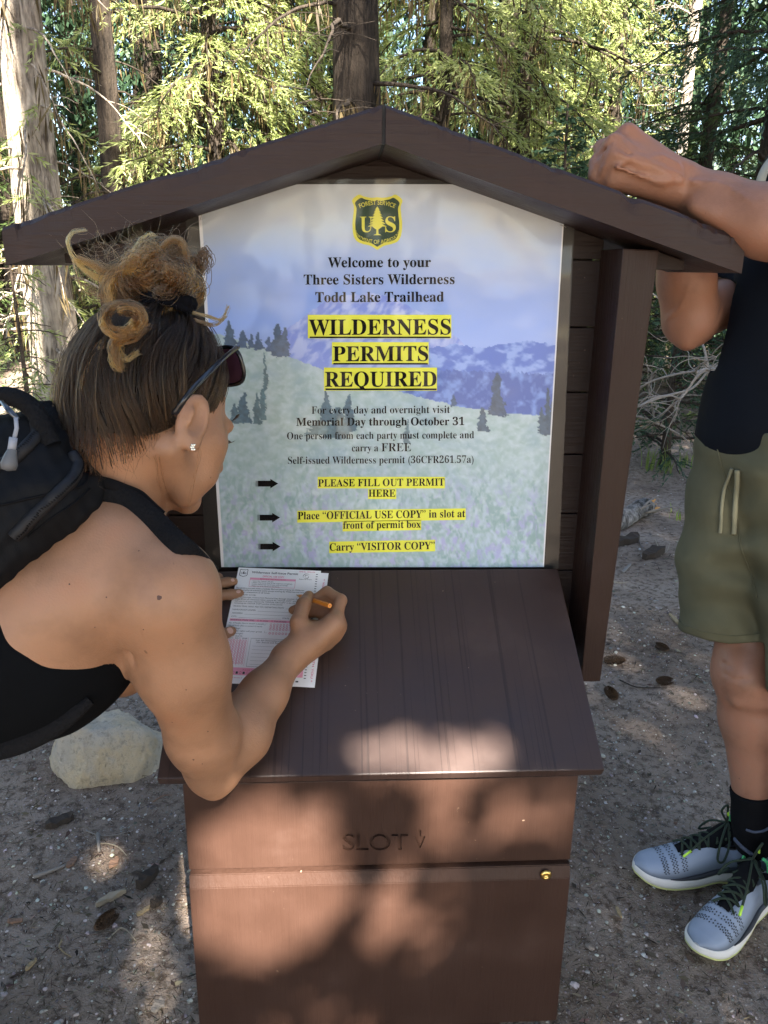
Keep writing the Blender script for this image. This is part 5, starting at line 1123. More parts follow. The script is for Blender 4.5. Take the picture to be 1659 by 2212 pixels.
# ================================================================== BACKPACK
M_pk = mat('black_pack_cloth', (.0040, .0045, .006), .75, .16); bump(M_pk, noise(M_pk, coords(M_pk), 700, 2), .25, .001)
M_strap = mat('black_webbing', (.0045, .0045, .0055), .85, .12); M_zip = mat('zip_tape', (.009, .009, .011), .6, .3); M_mesh = mat('padded_mesh', (.0055, .0055, .0065), .85, .15)
vn = nd(M_mesh, 'TexVoronoi'); vn.inputs['Scale'].default_value = 260; lk(M_mesh, coords(M_mesh), vn.inputs['Vector']); bump(M_mesh, vn.outputs[0], .6, .002)
pack = tag(empty('backpack', c2w(cp(20, 1100, .88))), 'black hiking backpack worn on the woman’s back', 'backpack')
K = Body([-.78, -.17, .68], [-.22, .12, 1.06], .0036)
K.cone(cp(-230, 1180, .95), cp(55, 1040, .92), .115, .072, .03); K.cone(cp(40, 985, .93), cp(120, 1030, .91), .038, .036, .03); K.cone(cp(100, 1030, .915), cp(196, 1048, .93), .058, .018, .025)
K.cone(cp(-160, 1190, .86), cp(95, 1078, .872), .07, .045, .025); K.cone(cp(60, 1110, .87), cp(182, 1068, .90), .040, .022, .02); K.cone(cp(-260, 1330, .87), cp(-30, 1200, .86), .10, .04, .03)
K.cone(cp(-60, 1010, .90), cp(60, 985, .90), .055, .035, .03)
# seam creases and soft folds
for P, r_ in (([(208, 1036), (170, 1062), (120, 1075), (0, 1092)], .004), ([(60, 1182), (120, 1120), (190, 1075)], .003), ([(140, 975), (150, 1000), (120, 1055)], .003)):
    Q = [cp(a, b, .80) for a, b in P]
def folds(P):
    z = P[..., 2]; px = CX0+P[..., 0]/z*FPX; py = CY0+P[..., 1]/z*FPX
    return .0016*np.sin((px*.55+py)*.085+np.sin(px*.04)*1.6)+.0010*np.sin((px-py*.6)*.16+1.)
K.warp(folds); Kb = K.build('pack_body', M_pk, pack)
KV, KF = K.mesh(2); kb = BVHTree.FromPolygons(c2w(KV).tolist(), KF.tolist())
def surf_path(pts, bv, lift, m=8):
    out = []
    for px, py in smooth_path(np.array([(a, b, 0) for a, b in pts], float), m)[:, :2]:
        p, n_ = hit(px, py, bv)
        if p is None: continue
        if n_@ray(px, py) > 0: n_ = -n_
        out.append(p+n_*lift)
    return np.array(out)
def zipper(pts, par):
    P = surf_path(pts, kb, .0008, 10)
    if len(P) < 4: return
    tubes_obj('zip_tape', [(P, .0075)], M_zip, par, 8); Pz = surf_path(pts, kb, .0075, 10); T = []
    s_ = np.r_[0, np.cumsum(np.linalg.norm(np.diff(Pz, axis=0), axis=1))]
    for d_ in np.arange(0, s_[-1], .003):
        c_ = np.array([np.interp(d_, s_, Pz[:, q]) for q in range(3)]); T.append((np.array([c_-rt*.0016+up*.0010, c_+rt*.0016-up*.0010]), .0009))
    tubes_obj('zip_teeth', T, M_strap, par, 4)
zipper([(158, 985), (166, 1008), (155, 1035), (128, 1062), (95, 1095), (60, 1128), (28, 1160)], Kb)
zipper([(78, 912), (80, 940), (62, 962), (38, 985), (8, 1003), (-20, 1010)], Kb)
for P in ([(193, 1018), (186, 1040), (172, 1052), (140, 1060), (85, 1072), (0, 1092)], [(193, 1056), (160, 1086), (110, 1120), (60, 1160)]):
    Q = surf_path(P, kb, .0006)
    if len(Q) > 3: tubes_obj('seam', [(Q, .0016)], M_strap, Kb, 6)
hp_ = [cp(-30, 872, .885), cp(0, 856, .88), cp(40, 862, .875), cp(72, 885, .872), cp(92, 920, .868), cp(112, 962, .868)]
V, F = tube_np(c2w(smooth_path(np.array(hp_), 8)), .0105, 14); mesh_np('grab_handle', V, F, M_mesh, pack, True)
hp2 = [cp(96, 882, .925), cp(122, 910, .92), cp(134, 950, .915), cp(132, 985, .91)]
V, F = tube_np(c2w(smooth_path(np.array(hp2), 8)), [.012]*25, 14); mesh_np('back_panel_edge', V, F, M_mesh, pack, True)
K2 = Body(cp(100, 925, .90)-.09, cp(100, 925, .90)+.09, .003); K2.chain([cp(98, 892, .925), cp(122, 930, .92), cp(126, 985, .91)], [.014, .020, .024], .02); K2.chain([cp(84, 905, .93), cp(100, 960, .93)], [.010, .03], .02); K2.build('shoulder_pad', M_mesh, pack)
M_pull = mat('grey_rubber_pull', (.09, .095, .105), .45, .5); M_cord = mat('pull_cord', (.25, .27, .32), .7)
M_clip = mat('steel_slider', (.10, .11, .13), .3, .5, Metallic=.9)
pts = np.array([cp(4, 868, .80), cp(16, 886, .79), cp(34, 902, .785), cp(36, 925, .785), cp(28, 960, .785)])
tubes_obj('zip_slider', [(c2w(pts[:3]), .0022), (c2w(np.array([cp(8, 872, .797), cp(22, 884, .79), cp(40, 905, .786)])), .0016)], M_clip, pack, 6)
tubes_obj('pull_cord', [(c2w(pts[2:]), .0022), (c2w(np.array([cp(29, 945, .784), cp(25, 972, .784)])), .0042)], M_cord, pack, 8)
pp = np.array([cp(27, 970, .784), cp(23, 985, .784), cp(20, 1002, .784), cp(18, 1014, .784), cp(18, 1018, .784)]); V, F = tube_np(c2w(pp), [.004, .0062, .0082, .007, .001], 14); mesh_np('zip_pull', V, F, M_pull, pack, True)
# shoulder straps follow the body
def ribbon(name, pts, w, lift, m, par, th=.004, bv=None, smooth=True, tail=False):
    P = surf_path(pts, bv or bvh, lift, 8)
    if len(P) < 4: return None
    if tail: P = np.vstack([P, P[-1]+fw*.02+unit(P[-1]-P[-4])*.012-up*.004, P[-1]+fw*.06+unit(P[-1]-P[-4])*.016-up*.02])
    for _ in range(6): P[1:-1] = (P[:-2]+2*P[1:-1]+P[2:])/4
    T = unit(np.gradient(P, axis=0)); N = unit(CAMP-P); S_ = unit(np.cross(T, N)); N = np.cross(S_, T); k = len(P); w = np.broadcast_to(np.asarray(w), (k,)) if np.ndim(w) == 0 else np.interp(np.linspace(0, 1, k), np.linspace(0, 1, len(w)), w)
    sec = []
    for u_, v_ in ((-1, -.6), (-1, .2), (-.8, 1), (.8, 1), (1, .2), (1, -.6)): sec.append(P+S_*(u_*w/2)[:, None]+N*v_*th)
    V = np.stack(sec, 1).reshape(-1, 3); i, j = np.meshgrid(np.arange(k-1), np.arange(6), indexing='ij'); j2 = (j+1) % 6
    return mesh_np(name, V, np.stack([i*6+j, i*6+j2, (i+1)*6+j2, (i+1)*6+j], -1).reshape(-1, 4), m, par, smooth)
ribbon('shoulder_strap', [(160, 1072), (200, 1066), (232, 1068), (268, 1082), (300, 1104), (340, 1140), (372, 1172), (400, 1196)], [.028, .026, .026, .026], .004, M_mesh, pack, .005, None, True, True)
ribbon('strap_webbing', [(180, 1036), (215, 1034), (250, 1044), (285, 1074), (312, 1102), (340, 1128)], .012, .010, M_strap, pack, .0025)
ribbon('hip_belt', [(-40, 1610), (20, 1598), (80, 1578), (140, 1545), (190, 1505)], [.03, .028, .022, .012], .006, M_mesh, pack, .006)

# ================================================================== MAN
SKIN_M = skin('reddish_tanned_skin', (.29, .140, .088), (1.10, .98, .95))
FG = at_z(1640, 1905, 0)
man = tag(empty('person', FG), 'man in navy shirt and olive shorts leaning his arm on the kiosk roof', 'person')
ZM = 1.50                         # depth of his trunk
HIP = at_d(1740, 1010, 1.56); HIP[2] = .93
SHL = at_d(1745, 470, 1.47); SHR = at_d(1690, 520, 1.70)
def wc(p): return w2c(np.asarray(p))
def leg_pts():
    kn = at_d(1611, 1455, 1.62); an = at_d(1632, 1770, 1.70); return kn, an
KN, AN = leg_pts(); hipR = HIP+np.array([-.03, .07, -.02]); hipL = HIP+np.array([.03, -.09, -.02])
AN2 = at_d(1730, 1890, 1.60); KN2 = np.array([AN2[0]+.0, AN2[1]+.04, .50])
M_ = Body([.27, -.62, .95], [1.28, .90, 1.98], .0042)
for h_, k_, a_ in ((hipR, KN, AN), (hipL, KN2, AN2)):
    h_, k_, a_ = wc(h_), wc(k_), wc(a_); M_.cone(h_, k_, .088, .062, .03); ca = k_*.70+a_*.30+np.array([.012, 0, .012]); M_.cone(k_, ca, .0585, .060, .03); M_.cone(ca, a_, .060, .0385, .03)
    M_.ell(k_+np.array([-.018, -.004, -.04]), E3, (.032, .040, .026), .025); M_.cone(k_+np.array([-.03, .045, -.035]), k_+np.array([.03, .05, -.04]), .012, .012, .02); M_.cone(k_+np.array([-.035, -.035, -.03]), k_+np.array([.02, -.05, -.05]), .010, .012, .02)
CHE = (SHL+SHR)/2+np.array([0.02, 0, -.14])
M_.cone(wc(HIP), wc(CHE), .135, .15, .06, flat=(wc(HIP+np.array([1., -.3, 0]))-wc(HIP), .80)); M_.cone(wc(SHL), wc(SHR), .075, .075, .04); NK = (SHL+SHR)/2+np.array([0, 0, .05]); HEAD = NK+np.array([-.03, 0, .20])
M_.cone(wc((SHL+SHR)/2), wc(HEAD), .062, .056, .03); M_.ell(wc(HEAD+np.array([0, 0, .03])), E3, (.085, .115, .095), .03); M_.cone(wc(HEAD+np.array([-.06, 0, -.05])), wc(HEAD+np.array([-.075, 0, -.06])), .035, .03, .03); M_.cone(wc(HEAD+np.array([-.09, 0, .01])), wc(HEAD+np.array([-.112, 0, -.015])), .010, .012, .012)
for s in (-1, 1): M_.ell(wc(HEAD+np.array([0, s*.085, 0])), E3, (.018, .03, .012), .006)
# his right arm, elbow low beside the post
ER = cp(1490, 690, 1.53); M_.cone(wc(SHR), cp(1600, 640, 1.64), .058, .052, .03); M_.cone(cp(1600, 640, 1.64), ER, .050, .046, .03); M_.cone(ER+np.array([0, .018, 0]), cp(1484, 738, 1.52), .032, .016, .02)
M_.cone(ER, cp(1483, 610, 1.50), .044, .0475, .03); M_.cone(cp(1483, 610, 1.50), cp(1440, 440, 1.42), .0475, .030, .03); M_.cone(cp(1440, 440, 1.42), cp(1395, 370, 1.36), .030, .036, .02); M_.cone(cp(1395, 370, 1.36), cp(1350, 355, 1.34), .034, .028, .02)
# his left arm, forearm resting along the roof
EL = cp(1790, 520, 1.12); M_.cone(wc(SHL), EL, .060, .052, .03); W_ = cp(1478, 403, 1.185)
M_.cone(EL, cp(1660, 480, 1.13), .046, .049, .02); M_.cone(cp(1660, 480, 1.13), cp(1550, 437, 1.165), .0485, .0385, .015); M_.cone(cp(1550, 437, 1.165), W_, .0385, .0325, .012)
# fist: knuckle row seen from the back of the hand
MC = [cp(1357, 303, 1.165), cp(1329, 325, 1.150), cp(1322, 352, 1.150), cp(1318, 384, 1.160)]
for m_, r_ in zip(MC, (.0205, .0195, .0185, .0168)): M_.cone(W_+(m_-W_)*.08, m_, .029, r_, .010)
M_.cone(MC[0], MC[2], .0165, .0155, .006); M_.cone(MC[1], MC[3], .0155, .014, .006)
for m_, r_ in zip(MC, (.0165, .0165, .016, .0145)): M_.ell(m_+np.array([-.004, -.008, -.010]), E3, (r_*.8, r_*.74, r_*.8), .006)
def fing2(P, r): finger(M_, [cp(*p) for p in P], r, .0025)
fing2([(1357, 303, 1.165), (1300, 320, 1.17), (1310, 352, 1.20), (1335, 362, 1.20)], (.0165, .0125, .0112, .010))
fing2([(1329, 325, 1.15), (1291, 352, 1.165), (1302, 380, 1.195), (1330, 385, 1.195)], (.0165, .0128, .0115, .010))
fing2([(1322, 352, 1.15), (1288, 378, 1.165), (1300, 398, 1.195), (1326, 400, 1.195)], (.016, .0122, .011, .0098))
fing2([(1318, 384, 1.16), (1300, 396, 1.17), (1310, 410, 1.19), (1330, 410, 1.19)], (.0145, .011, .0098, .009))
fing2([(1420, 372, 1.215), (1370, 330, 1.215), (1330, 330, 1.22), (1308, 345, 1.22)], (.02, .015, .013, .010))
for a, b in (((1343, 306, 1.135), (1292, 338, 1.150)), ((1322, 336, 1.125), (1284, 366, 1.148)), ((1314, 366, 1.128), (1290, 390, 1.150))): M_.cone(cp(*a), cp(*b), .0022, .0032, .004, 'sub')
# tendons and veins on the back of the hand, crease of the forearm
for a, b, r_ in (((1352, 312, 1.138), (1440, 375, 1.156), .0036), ((1334, 332, 1.126), (1440, 388, 1.150), .0030), ((1330, 360, 1.128), (1438, 400, 1.150), .0026), ((1370, 345, 1.130), (1470, 384, 1.152), .0018), ((1420, 392, 1.145), (1500, 390, 1.146), .0022), ((1500, 390, 1.146), (1570, 420, 1.128), .0020)): M_.cone(cp(*a), cp(*b), r_*1.25, r_, .006)
M_.cone(cp(1455, 424, 1.150), cp(1560, 462, 1.122), .0028, .0022, .012, 'sub'); M_.cone(cp(1500, 446, 1.150), cp(1700, 530, 1.10), .008, .012, .02)
mv, mf = M_.mesh(1); mb = BVHTree.FromPolygons(c2w(mv).tolist(), mf.tolist())
def on_skin(pts, r, k, op, depth):
    Q = []
    for px, py in smooth_path(np.array([(a, b, 0) for a, b in pts], float), 5)[:, :2]:
        p, n_ = hit(px, py, mb)
        if p is not None: Q.append(w2c(p)+np.array([(px-CX0)/FPX, (py-CY0)/FPX, 1.])*depth)
    for a, b in zip(Q[:-1], Q[1:]):
        if np.linalg.norm(a-b) < .03: M_.cone(a, b, r, r, k, op)
for pts in ([(1330, 297), (1304, 320), (1285, 337)], [(1312, 320), (1296, 352), (1284, 382)], [(1318, 354), (1304, 386), (1298, 408)]): on_skin(pts, .0026, .004, 'sub', -.0008)
for pts, r in (([(1338, 356), (1378, 338), (1440, 366), (1500, 394)], .0017), ([(1400, 345), (1430, 338), (1475, 362)], .0014), ([(1500, 394), (1560, 400), (1630, 440)], .0016), ([(1345, 318), (1400, 352), (1450, 384)], .0018), ([(1440, 690), (1470, 660), (1490, 610)], .0016)): on_skin(pts, r, .005, 'add', .0002)
for pts in ([(1476, 352), (1484, 380), (1480, 408)], [(1492, 362), (1498, 388)], [(1545, 700), (1556, 672), (1560, 645)], [(1560, 1452), (1590, 1468), (1625, 1466)], [(1556, 1430), (1580, 1440)]): on_skin(pts, .0014, .005, 'sub', -.0006)
bm_man = M_.build('body', SKIN_M, man, 1)
# shirt
M_navy = mat('navy_jersey', (.004, .0055, .009), .85, .12); c = coords(M_navy); bump(M_navy, noise(M_navy, c, 700, 2), .25, .0012)
Sh = Body([.40, -.52, 1.02], [1.25, .12, 2.0], .0052)
Sh.cone(wc(HIP+np.array([-.01, 0, .04])), wc(CHE), .150, .162, .06, flat=(wc(HIP+np.array([1., -.3, 0]))-wc(HIP), .84)); Sh.cone(wc(SHL), wc(SHR), .086, .086, .04)
Sh.cone(cp(1668, 940, 1.50), cp(1690, 600, 1.50), .125, .085, .05); Sh.cone(cp(1640, 955, 1.52), cp(1655, 800, 1.52), .108, .085, .05)
Sh.cone(wc(SHR), cp(1618, 640, 1.66), .074, .068, .03); Sh.cone(cp(1618, 640, 1.66), cp(1572, 628, 1.63), .068, .060, .02); Sh.cone(wc(SHL), wc(SHL)*.5+EL*.5, .078, .072, .03)
def shcut(P):
    z = P[..., 2]; px = CX0+P[..., 0]/z*FPX; py = CY0+P[..., 1]/z*FPX
    hem = np.interp(px, [1500, 1515, 1545, 1580, 1660, 1800], [940, 958, 1002, 1020, 1030, 1032])
    low = (py-hem)*z/FPX
    slv = np.where((z > 1.50) & (px < 1606) & (py < 800), ((591+(px-1527)*.365)-py)*-z/FPX, -1.)
    return np.maximum(low, slv)
Sh.clip(shcut)
Sh.warp(lambda P: (.0032*np.sin(P[..., 1]*46+P[..., 0]*52+2*np.sin(P[..., 1]*13))*np.clip((P[..., 1]+.25)*3, .15, 1)+.002*np.sin(P[..., 0]*70-P[..., 1]*24)))
Sh.build('shirt', M_navy, man)
# shorts
M_ol = mat('olive_cotton', (.105, .098, .050), .85, .2); c = coords(M_ol); n_ = noise(M_ol, c, 8, 4); base(M_ol, ramp(M_ol, n_, [(.3, (.072, .069, .041)), (.7, (.112, .106, .064))]))
wv = nd(M_ol, 'TexWave'); wv.inputs['Scale'].default_value = 420; wv.inputs['Distortion'].default_value = 1; lk(M_ol, c, wv.inputs['Vector']); bump(M_ol, mix(M_ol, .5, wv.outputs[1], noise(M_ol, c, 500, 2)), .25, .001)
So = Body([.42, -.16, 1.05], [1.25, .46, 1.95], .0046)
So.cone(wc(HIP+np.array([0, 0, .05])), wc(HIP+np.array([0, 0, -.06])), .142, .145, .05, flat=(wc(HIP+np.array([1., -.3, 0]))-wc(HIP), .9))
A0, A1 = cp(1618, 1000, 1.52), cp(1572, 1420, 1.585); So.cone(A0, cp(1562, 1200, 1.55), .104, .079, .03); So.cone(cp(1562, 1200, 1.55), cp(1563, 1420, 1.60), .079, .0845, .03); So.cone(cp(1590, 1200, 1.58), cp(1592, 1420, 1.64), .09, .083, .04)
So.cone(cp(1720, 1020, 1.45), cp(1742, 1300, 1.46), .118, .084, .02); So.cone(cp(1742, 1300, 1.46), cp(1745, 1450, 1.50), .086, .084, .02)
def shocut(P):
    z = P[..., 2]; px = CX0+P[..., 0]/z*FPX; py = CY0+P[..., 1]/z*FPX
    hem = np.where(px < 1652, np.interp(px, [1460, 1475, 1529, 1575, 1655], [1352, 1366, 1384, 1391, 1386]), 1500)
    return np.maximum((py-hem)*z/FPX, (935-py)*z/FPX)
def wrk(P):
    z = P[..., 2]; px = CX0+P[..., 0]/z*FPX; py = CY0+P[..., 1]/z*FPX
    a = np.sin((py+px*-.45)*.062+2.2*np.sin(px*.018+py*.008)); b = np.sin((py-px*.75)*.045+1.3*np.sin(py*.02))
    cr = np.exp(-((px-1610)/60)**2)
    return .0052*a*np.clip((py-1040)/150, .2, 1)*(.45+.8*cr)+.0042*b*np.clip((1330-py)/120, 0, 1)
So.warp(wrk); So.clip(shocut)
sho = So.build('shorts', M_ol, man)
SV, SF = So.mesh(2); sbv = BVHTree.FromPolygons(c2w(SV).tolist(), SF.tolist())
for P in ([(1466, 1338), (1478, 1350), (1530, 1366), (1580, 1373), (1640, 1370)],):
    Q = surf_path(P, sbv, .0006)
    if len(Q) > 3: tubes_obj('hem_seam', [(Q, .0013)], M_ol, sho, 5)
Q = surf_path([(1548, 960), (1560, 1010), (1578, 1060), (1594, 1120), (1600, 1180), (1622, 1240), (1636, 1290)], sbv, .0006)
if len(Q) > 3: tubes_obj('fly_seam', [(Q, .0016)], M_ol, sho, 5)
M_dc = mat('olive_drawcord', (.20, .19, .12), .85)
for P, w in (([(1585, 1012), (1578, 1030), (1566, 1058), (1560, 1095), (1558, 1130), (1556, 1152)], .0032), ([(1597, 1015), (1596, 1050), (1590, 1095), (1586, 1130), (1584, 1156)], .0048)):
    Q = surf_path(P, sbv, .004)
    if len(Q) > 3: tubes_obj('drawcord', [(Q, w)], M_dc, sho, 6)
# backpack strap of the man (only its edge shows)
M_tan = mat('tan_webbing', (.30, .28, .22), .8)
mp = tag(empty('backpack', at_d(1730, 420, 1.6)), 'dark pack with a pale webbing strap on the man’s shoulder', 'backpack')
Kp = Body(cp(1745, 420, 1.62)-.24, cp(1745, 420, 1.62)+.24, .008); Kp.cone(cp(1700, 400, 1.60), cp(1760, 640, 1.68), .06, .10, .04); Kp.cone(cp(1665, 410, 1.52), cp(1700, 330, 1.60), .025, .03, .03); Kp.build('pack_body', M_pk, mp)
tubes_obj('strap', [(c2w(smooth_path(np.array([cp(1676, 335, 1.53), cp(1652, 368, 1.49), cp(1642, 398, 1.48), cp(1640, 440, 1.48)]), 6)), .0085)], M_tan, mp, 8)
# socks
M_sock = mat('black_sock', (.004, .004, .005), .9, .1); c = coords(M_sock, (1, 1, 1)); bump(M_sock, noise(M_sock, c, 500, 2), .4, .0015); M_sgry = mat('grey_knit', (.06, .07, .10), .9, .15)
def shoe_frame(toe, heel):
    f_ = np.array([toe[0]-heel[0], toe[1]-heel[1], 0]); L = np.linalg.norm(f_); f_ /= L; return f_, np.array([-f_[1], f_[0], 0]), L
UP3 = np.array([0, 0, 1.])
for (k_, a_) in ((KN, AN), (KN2, AN2)):
    t_ = wc(a_+(k_-a_)*.22); m_ = wc(a_); s_ = Body(np.minimum(t_, m_)-.12, np.maximum(t_, m_)+.12, .0042); s_.cone(t_, m_, .0475, .0445, .02); s_.cone(m_, wc(a_+np.array([.01, .01, -.06])), .0445, .042, .02)
    dv = unit(wc(k_)-wc(a_)); s_.clip(lambda P: ((P-t_)@dv)); o_ = s_.build('sock', M_sock, man)
    if a_ is AN:
        v_, f__ = s_.mesh(2); kb2 = BVHTree.FromPolygons(c2w(v_).tolist(), f__.tolist())
        for P, w in (([(1612, 1792), (1630, 1797), (1650, 1794), (1660, 1788)], .003), ([(1588, 1812), (1605, 1830), (1625, 1845)], .005)):
            Q = surf_path(P, kb2, .0004)
            if len(Q) > 2: tubes_obj('knit_band', [(Q, w)], M_sgry, o_, 6)
# shoes
M_up = mat('grey_mesh_upper', (.34, .38, .45), .55, .35); c = coords(M_up); bump(M_up, noise(M_up, c, 900, 2), .3, .001); a_u = nd(M_up, 'Attribute', attribute_name='Col'); base(M_up, a_u.outputs[0])
M_mid = mat('white_foam', (.66, .62, .57), .6, .3); M_out = mat('yellow_green_outsole', (.50, .50, .20), .6); M_blkf = mat('black_foam_edge', (.025, .026, .03), .5); M_lace = mat('dark_green_lace', (.016, .028, .014), .85); M_tip = mat('lime_lace_tip', (.50, .80, .06), .4); M_col = mat('green_collar', (.10, .55, .20), .7); M_hole = mat('dark_mesh_hole', (.045, .05, .06), .8); M_tong = mat('black_tongue', (.007, .007, .008), .9, .1); M_lime = mat('lime_foam', (.62, .72, .03), .5)
def shoe(toe, heel, side, tagline):
    f_, s_, L = shoe_frame(toe, heel); s_ = s_*side; o = np.array([heel[0], heel[1], 0.]); k = L/.30
    Wd = lambda x, y, z: o+f_*(np.asarray(x)[..., None]*k)+s_*(np.asarray(y)[..., None]*k)+UP3*(np.asarray(z)[..., None]*k)
    root = link('running_shoe', bpy.data.meshes.new('running_shoe'), None, man) if False else None
    x = np.linspace(0, .30, 56); t = x/.30
    inn = np.interp(t, [0, .02, .08, .2, .4, .55, .72, .86, .95, 1], [.004, .018, .030, .033, .029, .033, .043, .042, .031, .006]); out = np.interp(t, [0, .02, .08, .2, .4, .55, .72, .86, .95, 1], [.004, .018, .030, .034, .036, .042, .046, .042, .031, .006])
    for q in range(3): inn[1:-1] = (inn[:-2]+2*inn[1:-1]+inn[2:])/4; out[1:-1] = (out[:-2]+2*out[1:-1]+out[2:])/4
    spring = .018*np.clip((t-.72)/.28, 0, 1)**2+.006*np.clip((.1-t)/.1, 0, 1)**2+.006*np.exp(-((t-.42)/.10)**2)
    mid_h = np.interp(t, [0, .25, .45, .7, .9, 1], [.041, .037, .032, .027, .025, .024])+spring*.7
    def ring_mesh(name, z0, z1, gi, m, par, bulge=.0):
        th = np.linspace(0, 1, 6); V = []; n = len(x)
        for lv in th:
            b_ = 1+bulge*math.sin(math.pi*lv)
            V.append(Wd(np.r_[x, x[::-1]], np.r_[out*b_+gi, -(inn*b_+gi)[::-1]], np.r_[z0+(z1-z0)*lv, (z0+(z1-z0)*lv)[::-1]]))
        V = np.vstack(V); N2 = 2*n; F = [(l*N2+i, l*N2+(i+1) % N2, (l+1)*N2+(i+1) % N2, (l+1)*N2+i) for l in range(5) for i in range(N2)]
        for l in (0, 5):
            for i in range(n-1): q = (l*N2+i, l*N2+i+1, l*N2+N2-2-i, l*N2+N2-1-i); F.append(q if l else q[::-1])
        me = bpy.data.meshes.new(name); me.from_pydata(V.tolist(), [], F); me.update(); bm = bmesh.new(); bm.from_mesh(me); bmesh.ops.remove_doubles(bm, verts=bm.verts, dist=1e-5); bmesh.ops.recalc_face_normals(bm, faces=bm.faces); bm.to_mesh(me); bm.free(); me.polygons.foreach_set('use_smooth', np.full(len(me.polygons), True)); return link(name, me, m, par)
    # upper: lofted sections
    top = np.interp(t, [0, .03, .1, .2, .30, .40, .50, .62, .74, .86, .95, 1], [.070, .092, .096, .086, .078, .094, .092, .080, .064, .050, .041, .030])
    for q in range(2): top[1:-1] = (top[:-2]+2*top[1:-1]+top[2:])/4
    nsec = 25; V = []; colr = []; an = np.linspace(0, np.pi, nsec)
    for i in range(len(x)):
        zb = mid_h[i]-.003; hgt = max(top[i]+spring[i]*.6-zb, .004); ca, sa = np.cos(an), np.sin(an); e_ = .72 if t[i] > .5 else .62
        yy = np.sign(ca)*np.abs(ca)**e_*np.where(ca > 0, out[i], inn[i])*(1-.0*sa); zz = zb+hgt*np.abs(sa)**(.85)
        pin = np.where(t[i] < .62, 1-.22*sa**2*np.clip((.62-t[i])/.15, 0, 1), 1.); yy = yy*pin
        V.append(Wd(np.full(nsec, x[i]), yy, zz))
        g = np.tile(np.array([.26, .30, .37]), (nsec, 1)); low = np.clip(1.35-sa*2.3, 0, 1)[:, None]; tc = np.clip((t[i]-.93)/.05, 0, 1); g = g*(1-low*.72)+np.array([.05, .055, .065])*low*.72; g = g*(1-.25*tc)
        colr.append(g)
    V = np.vstack(V); nn = len(x); F = np.array([(i*nsec+j, i*nsec+j+1, (i+1)*nsec+j+1, (i+1)*nsec+j) for i in range(nn-1) for j in range(nsec-1)])
    hole = []
    F = np.array([f for f in F if not (.07 < t[f[0]//nsec] < .37 and 7 < f[0] % nsec < 16)])
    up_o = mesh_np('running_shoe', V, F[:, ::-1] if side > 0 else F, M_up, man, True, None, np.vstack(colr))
    ring_mesh('midsole', spring+.004, mid_h, .002, M_mid, up_o, .07); ring_mesh('outsole', spring, spring+.0042, .0025, M_out, up_o)
    e0 = mid_h-.007; ring_mesh('foam_edge', e0, mid_h+.003, .0012 if side > 0 else .0012, M_blkf if tagline == 0 else M_lime, up_o, .02) if False else None
    S = lambda i, a: V[i*nsec+a]
    # dark or lime line above the midsole on the outer flank
    ii = [q for q in range(8, 44)]; a_s = 24 if tagline == 0 else 0
    for a_ in (24, 0):
        P = np.array([S(q, a_)+UP3*.004+s_*(.0012 if a_ == 0 else -.0012) for q in ii]); P = P if True else P
        tubes_obj('foam_edge', [(P, np.interp(np.linspace(0, 1, len(P)), [0, .2, .7, 1], [.002, .006, .006, .001]))], M_lime if (tagline == 1 and a_ == near_side(side)) else M_blkf, up_o, 8)
    # tongue, collar, laces
    tp_ = [Wd(*[np.array(v) for v in q]) for q in ((.205, 0, .058), (.170, 0, .070), (.130, 0, .086), (.100, 0, .110), (.088, 0, .128))]
    V3, F3 = tube_np(np.array(tp_), [.018, .022, .024, .022, .012], 12); V3 = np.array(V3); mesh_np('tongue', V3, F3, M_tong, up_o, True)
    cl = [Wd(np.array(a), np.array(b), np.array(c_)) for a, b, c_ in ((.095, .026, .104), (.055, .033, .090), (.02, .022, .104), (.006, 0, .108), (.02, -.022, .104), (.055, -.031, .090), (.095, -.025, .104))]
    tubes_obj('collar', [(smooth_path(np.array(cl), 5), .0075)], M_tong, up_o, 10)
    tubes_obj('collar_trim', [(smooth_path(np.array([Wd(np.array(a), np.array(b), np.array(c_)) for a, b, c_ in ((.088, .016, .138), (.080, .022, .128), (.078, .026, .112), (.082, .027, .100))]), 5), .0036), (smooth_path(np.array([Wd(np.array(a), np.array(b), np.array(c_)) for a, b, c_ in ((.088, -.016, .138), (.080, -.022, .128), (.078, -.026, .112), (.082, -.027, .100))]), 5), .0036)], M_col, up_o, 8)
    Lc = []
    for q in range(6):
        xx = .205-.019*q; zz = .078+.0062*q+(.003 if q > 3 else 0); Lc.append((smooth_path(np.array([Wd(np.array(xx), np.array(.023), np.array(zz-.007)), Wd(np.array(xx-.006), np.array(.008), np.array(zz+.006)), Wd(np.array(xx-.014), np.array(-.008), np.array(zz+.008)), Wd(np.array(xx-.02), np.array(-.022), np.array(zz-.001))]), 5), .0027))
        Lc.append((smooth_path(np.array([Wd(np.array(xx), np.array(-.023), np.array(zz-.007)), Wd(np.array(xx-.006), np.array(-.008), np.array(zz+.007)), Wd(np.array(xx-.014), np.array(.008), np.array(zz+.009)), Wd(np.array(xx-.02), np.array(.022), np.array(zz-.001))]), 5), .0027))
    kn_ = (.100, 0, .134); W1 = lambda a, b, c_: Wd(np.array(a), np.array(b), np.array(c_))
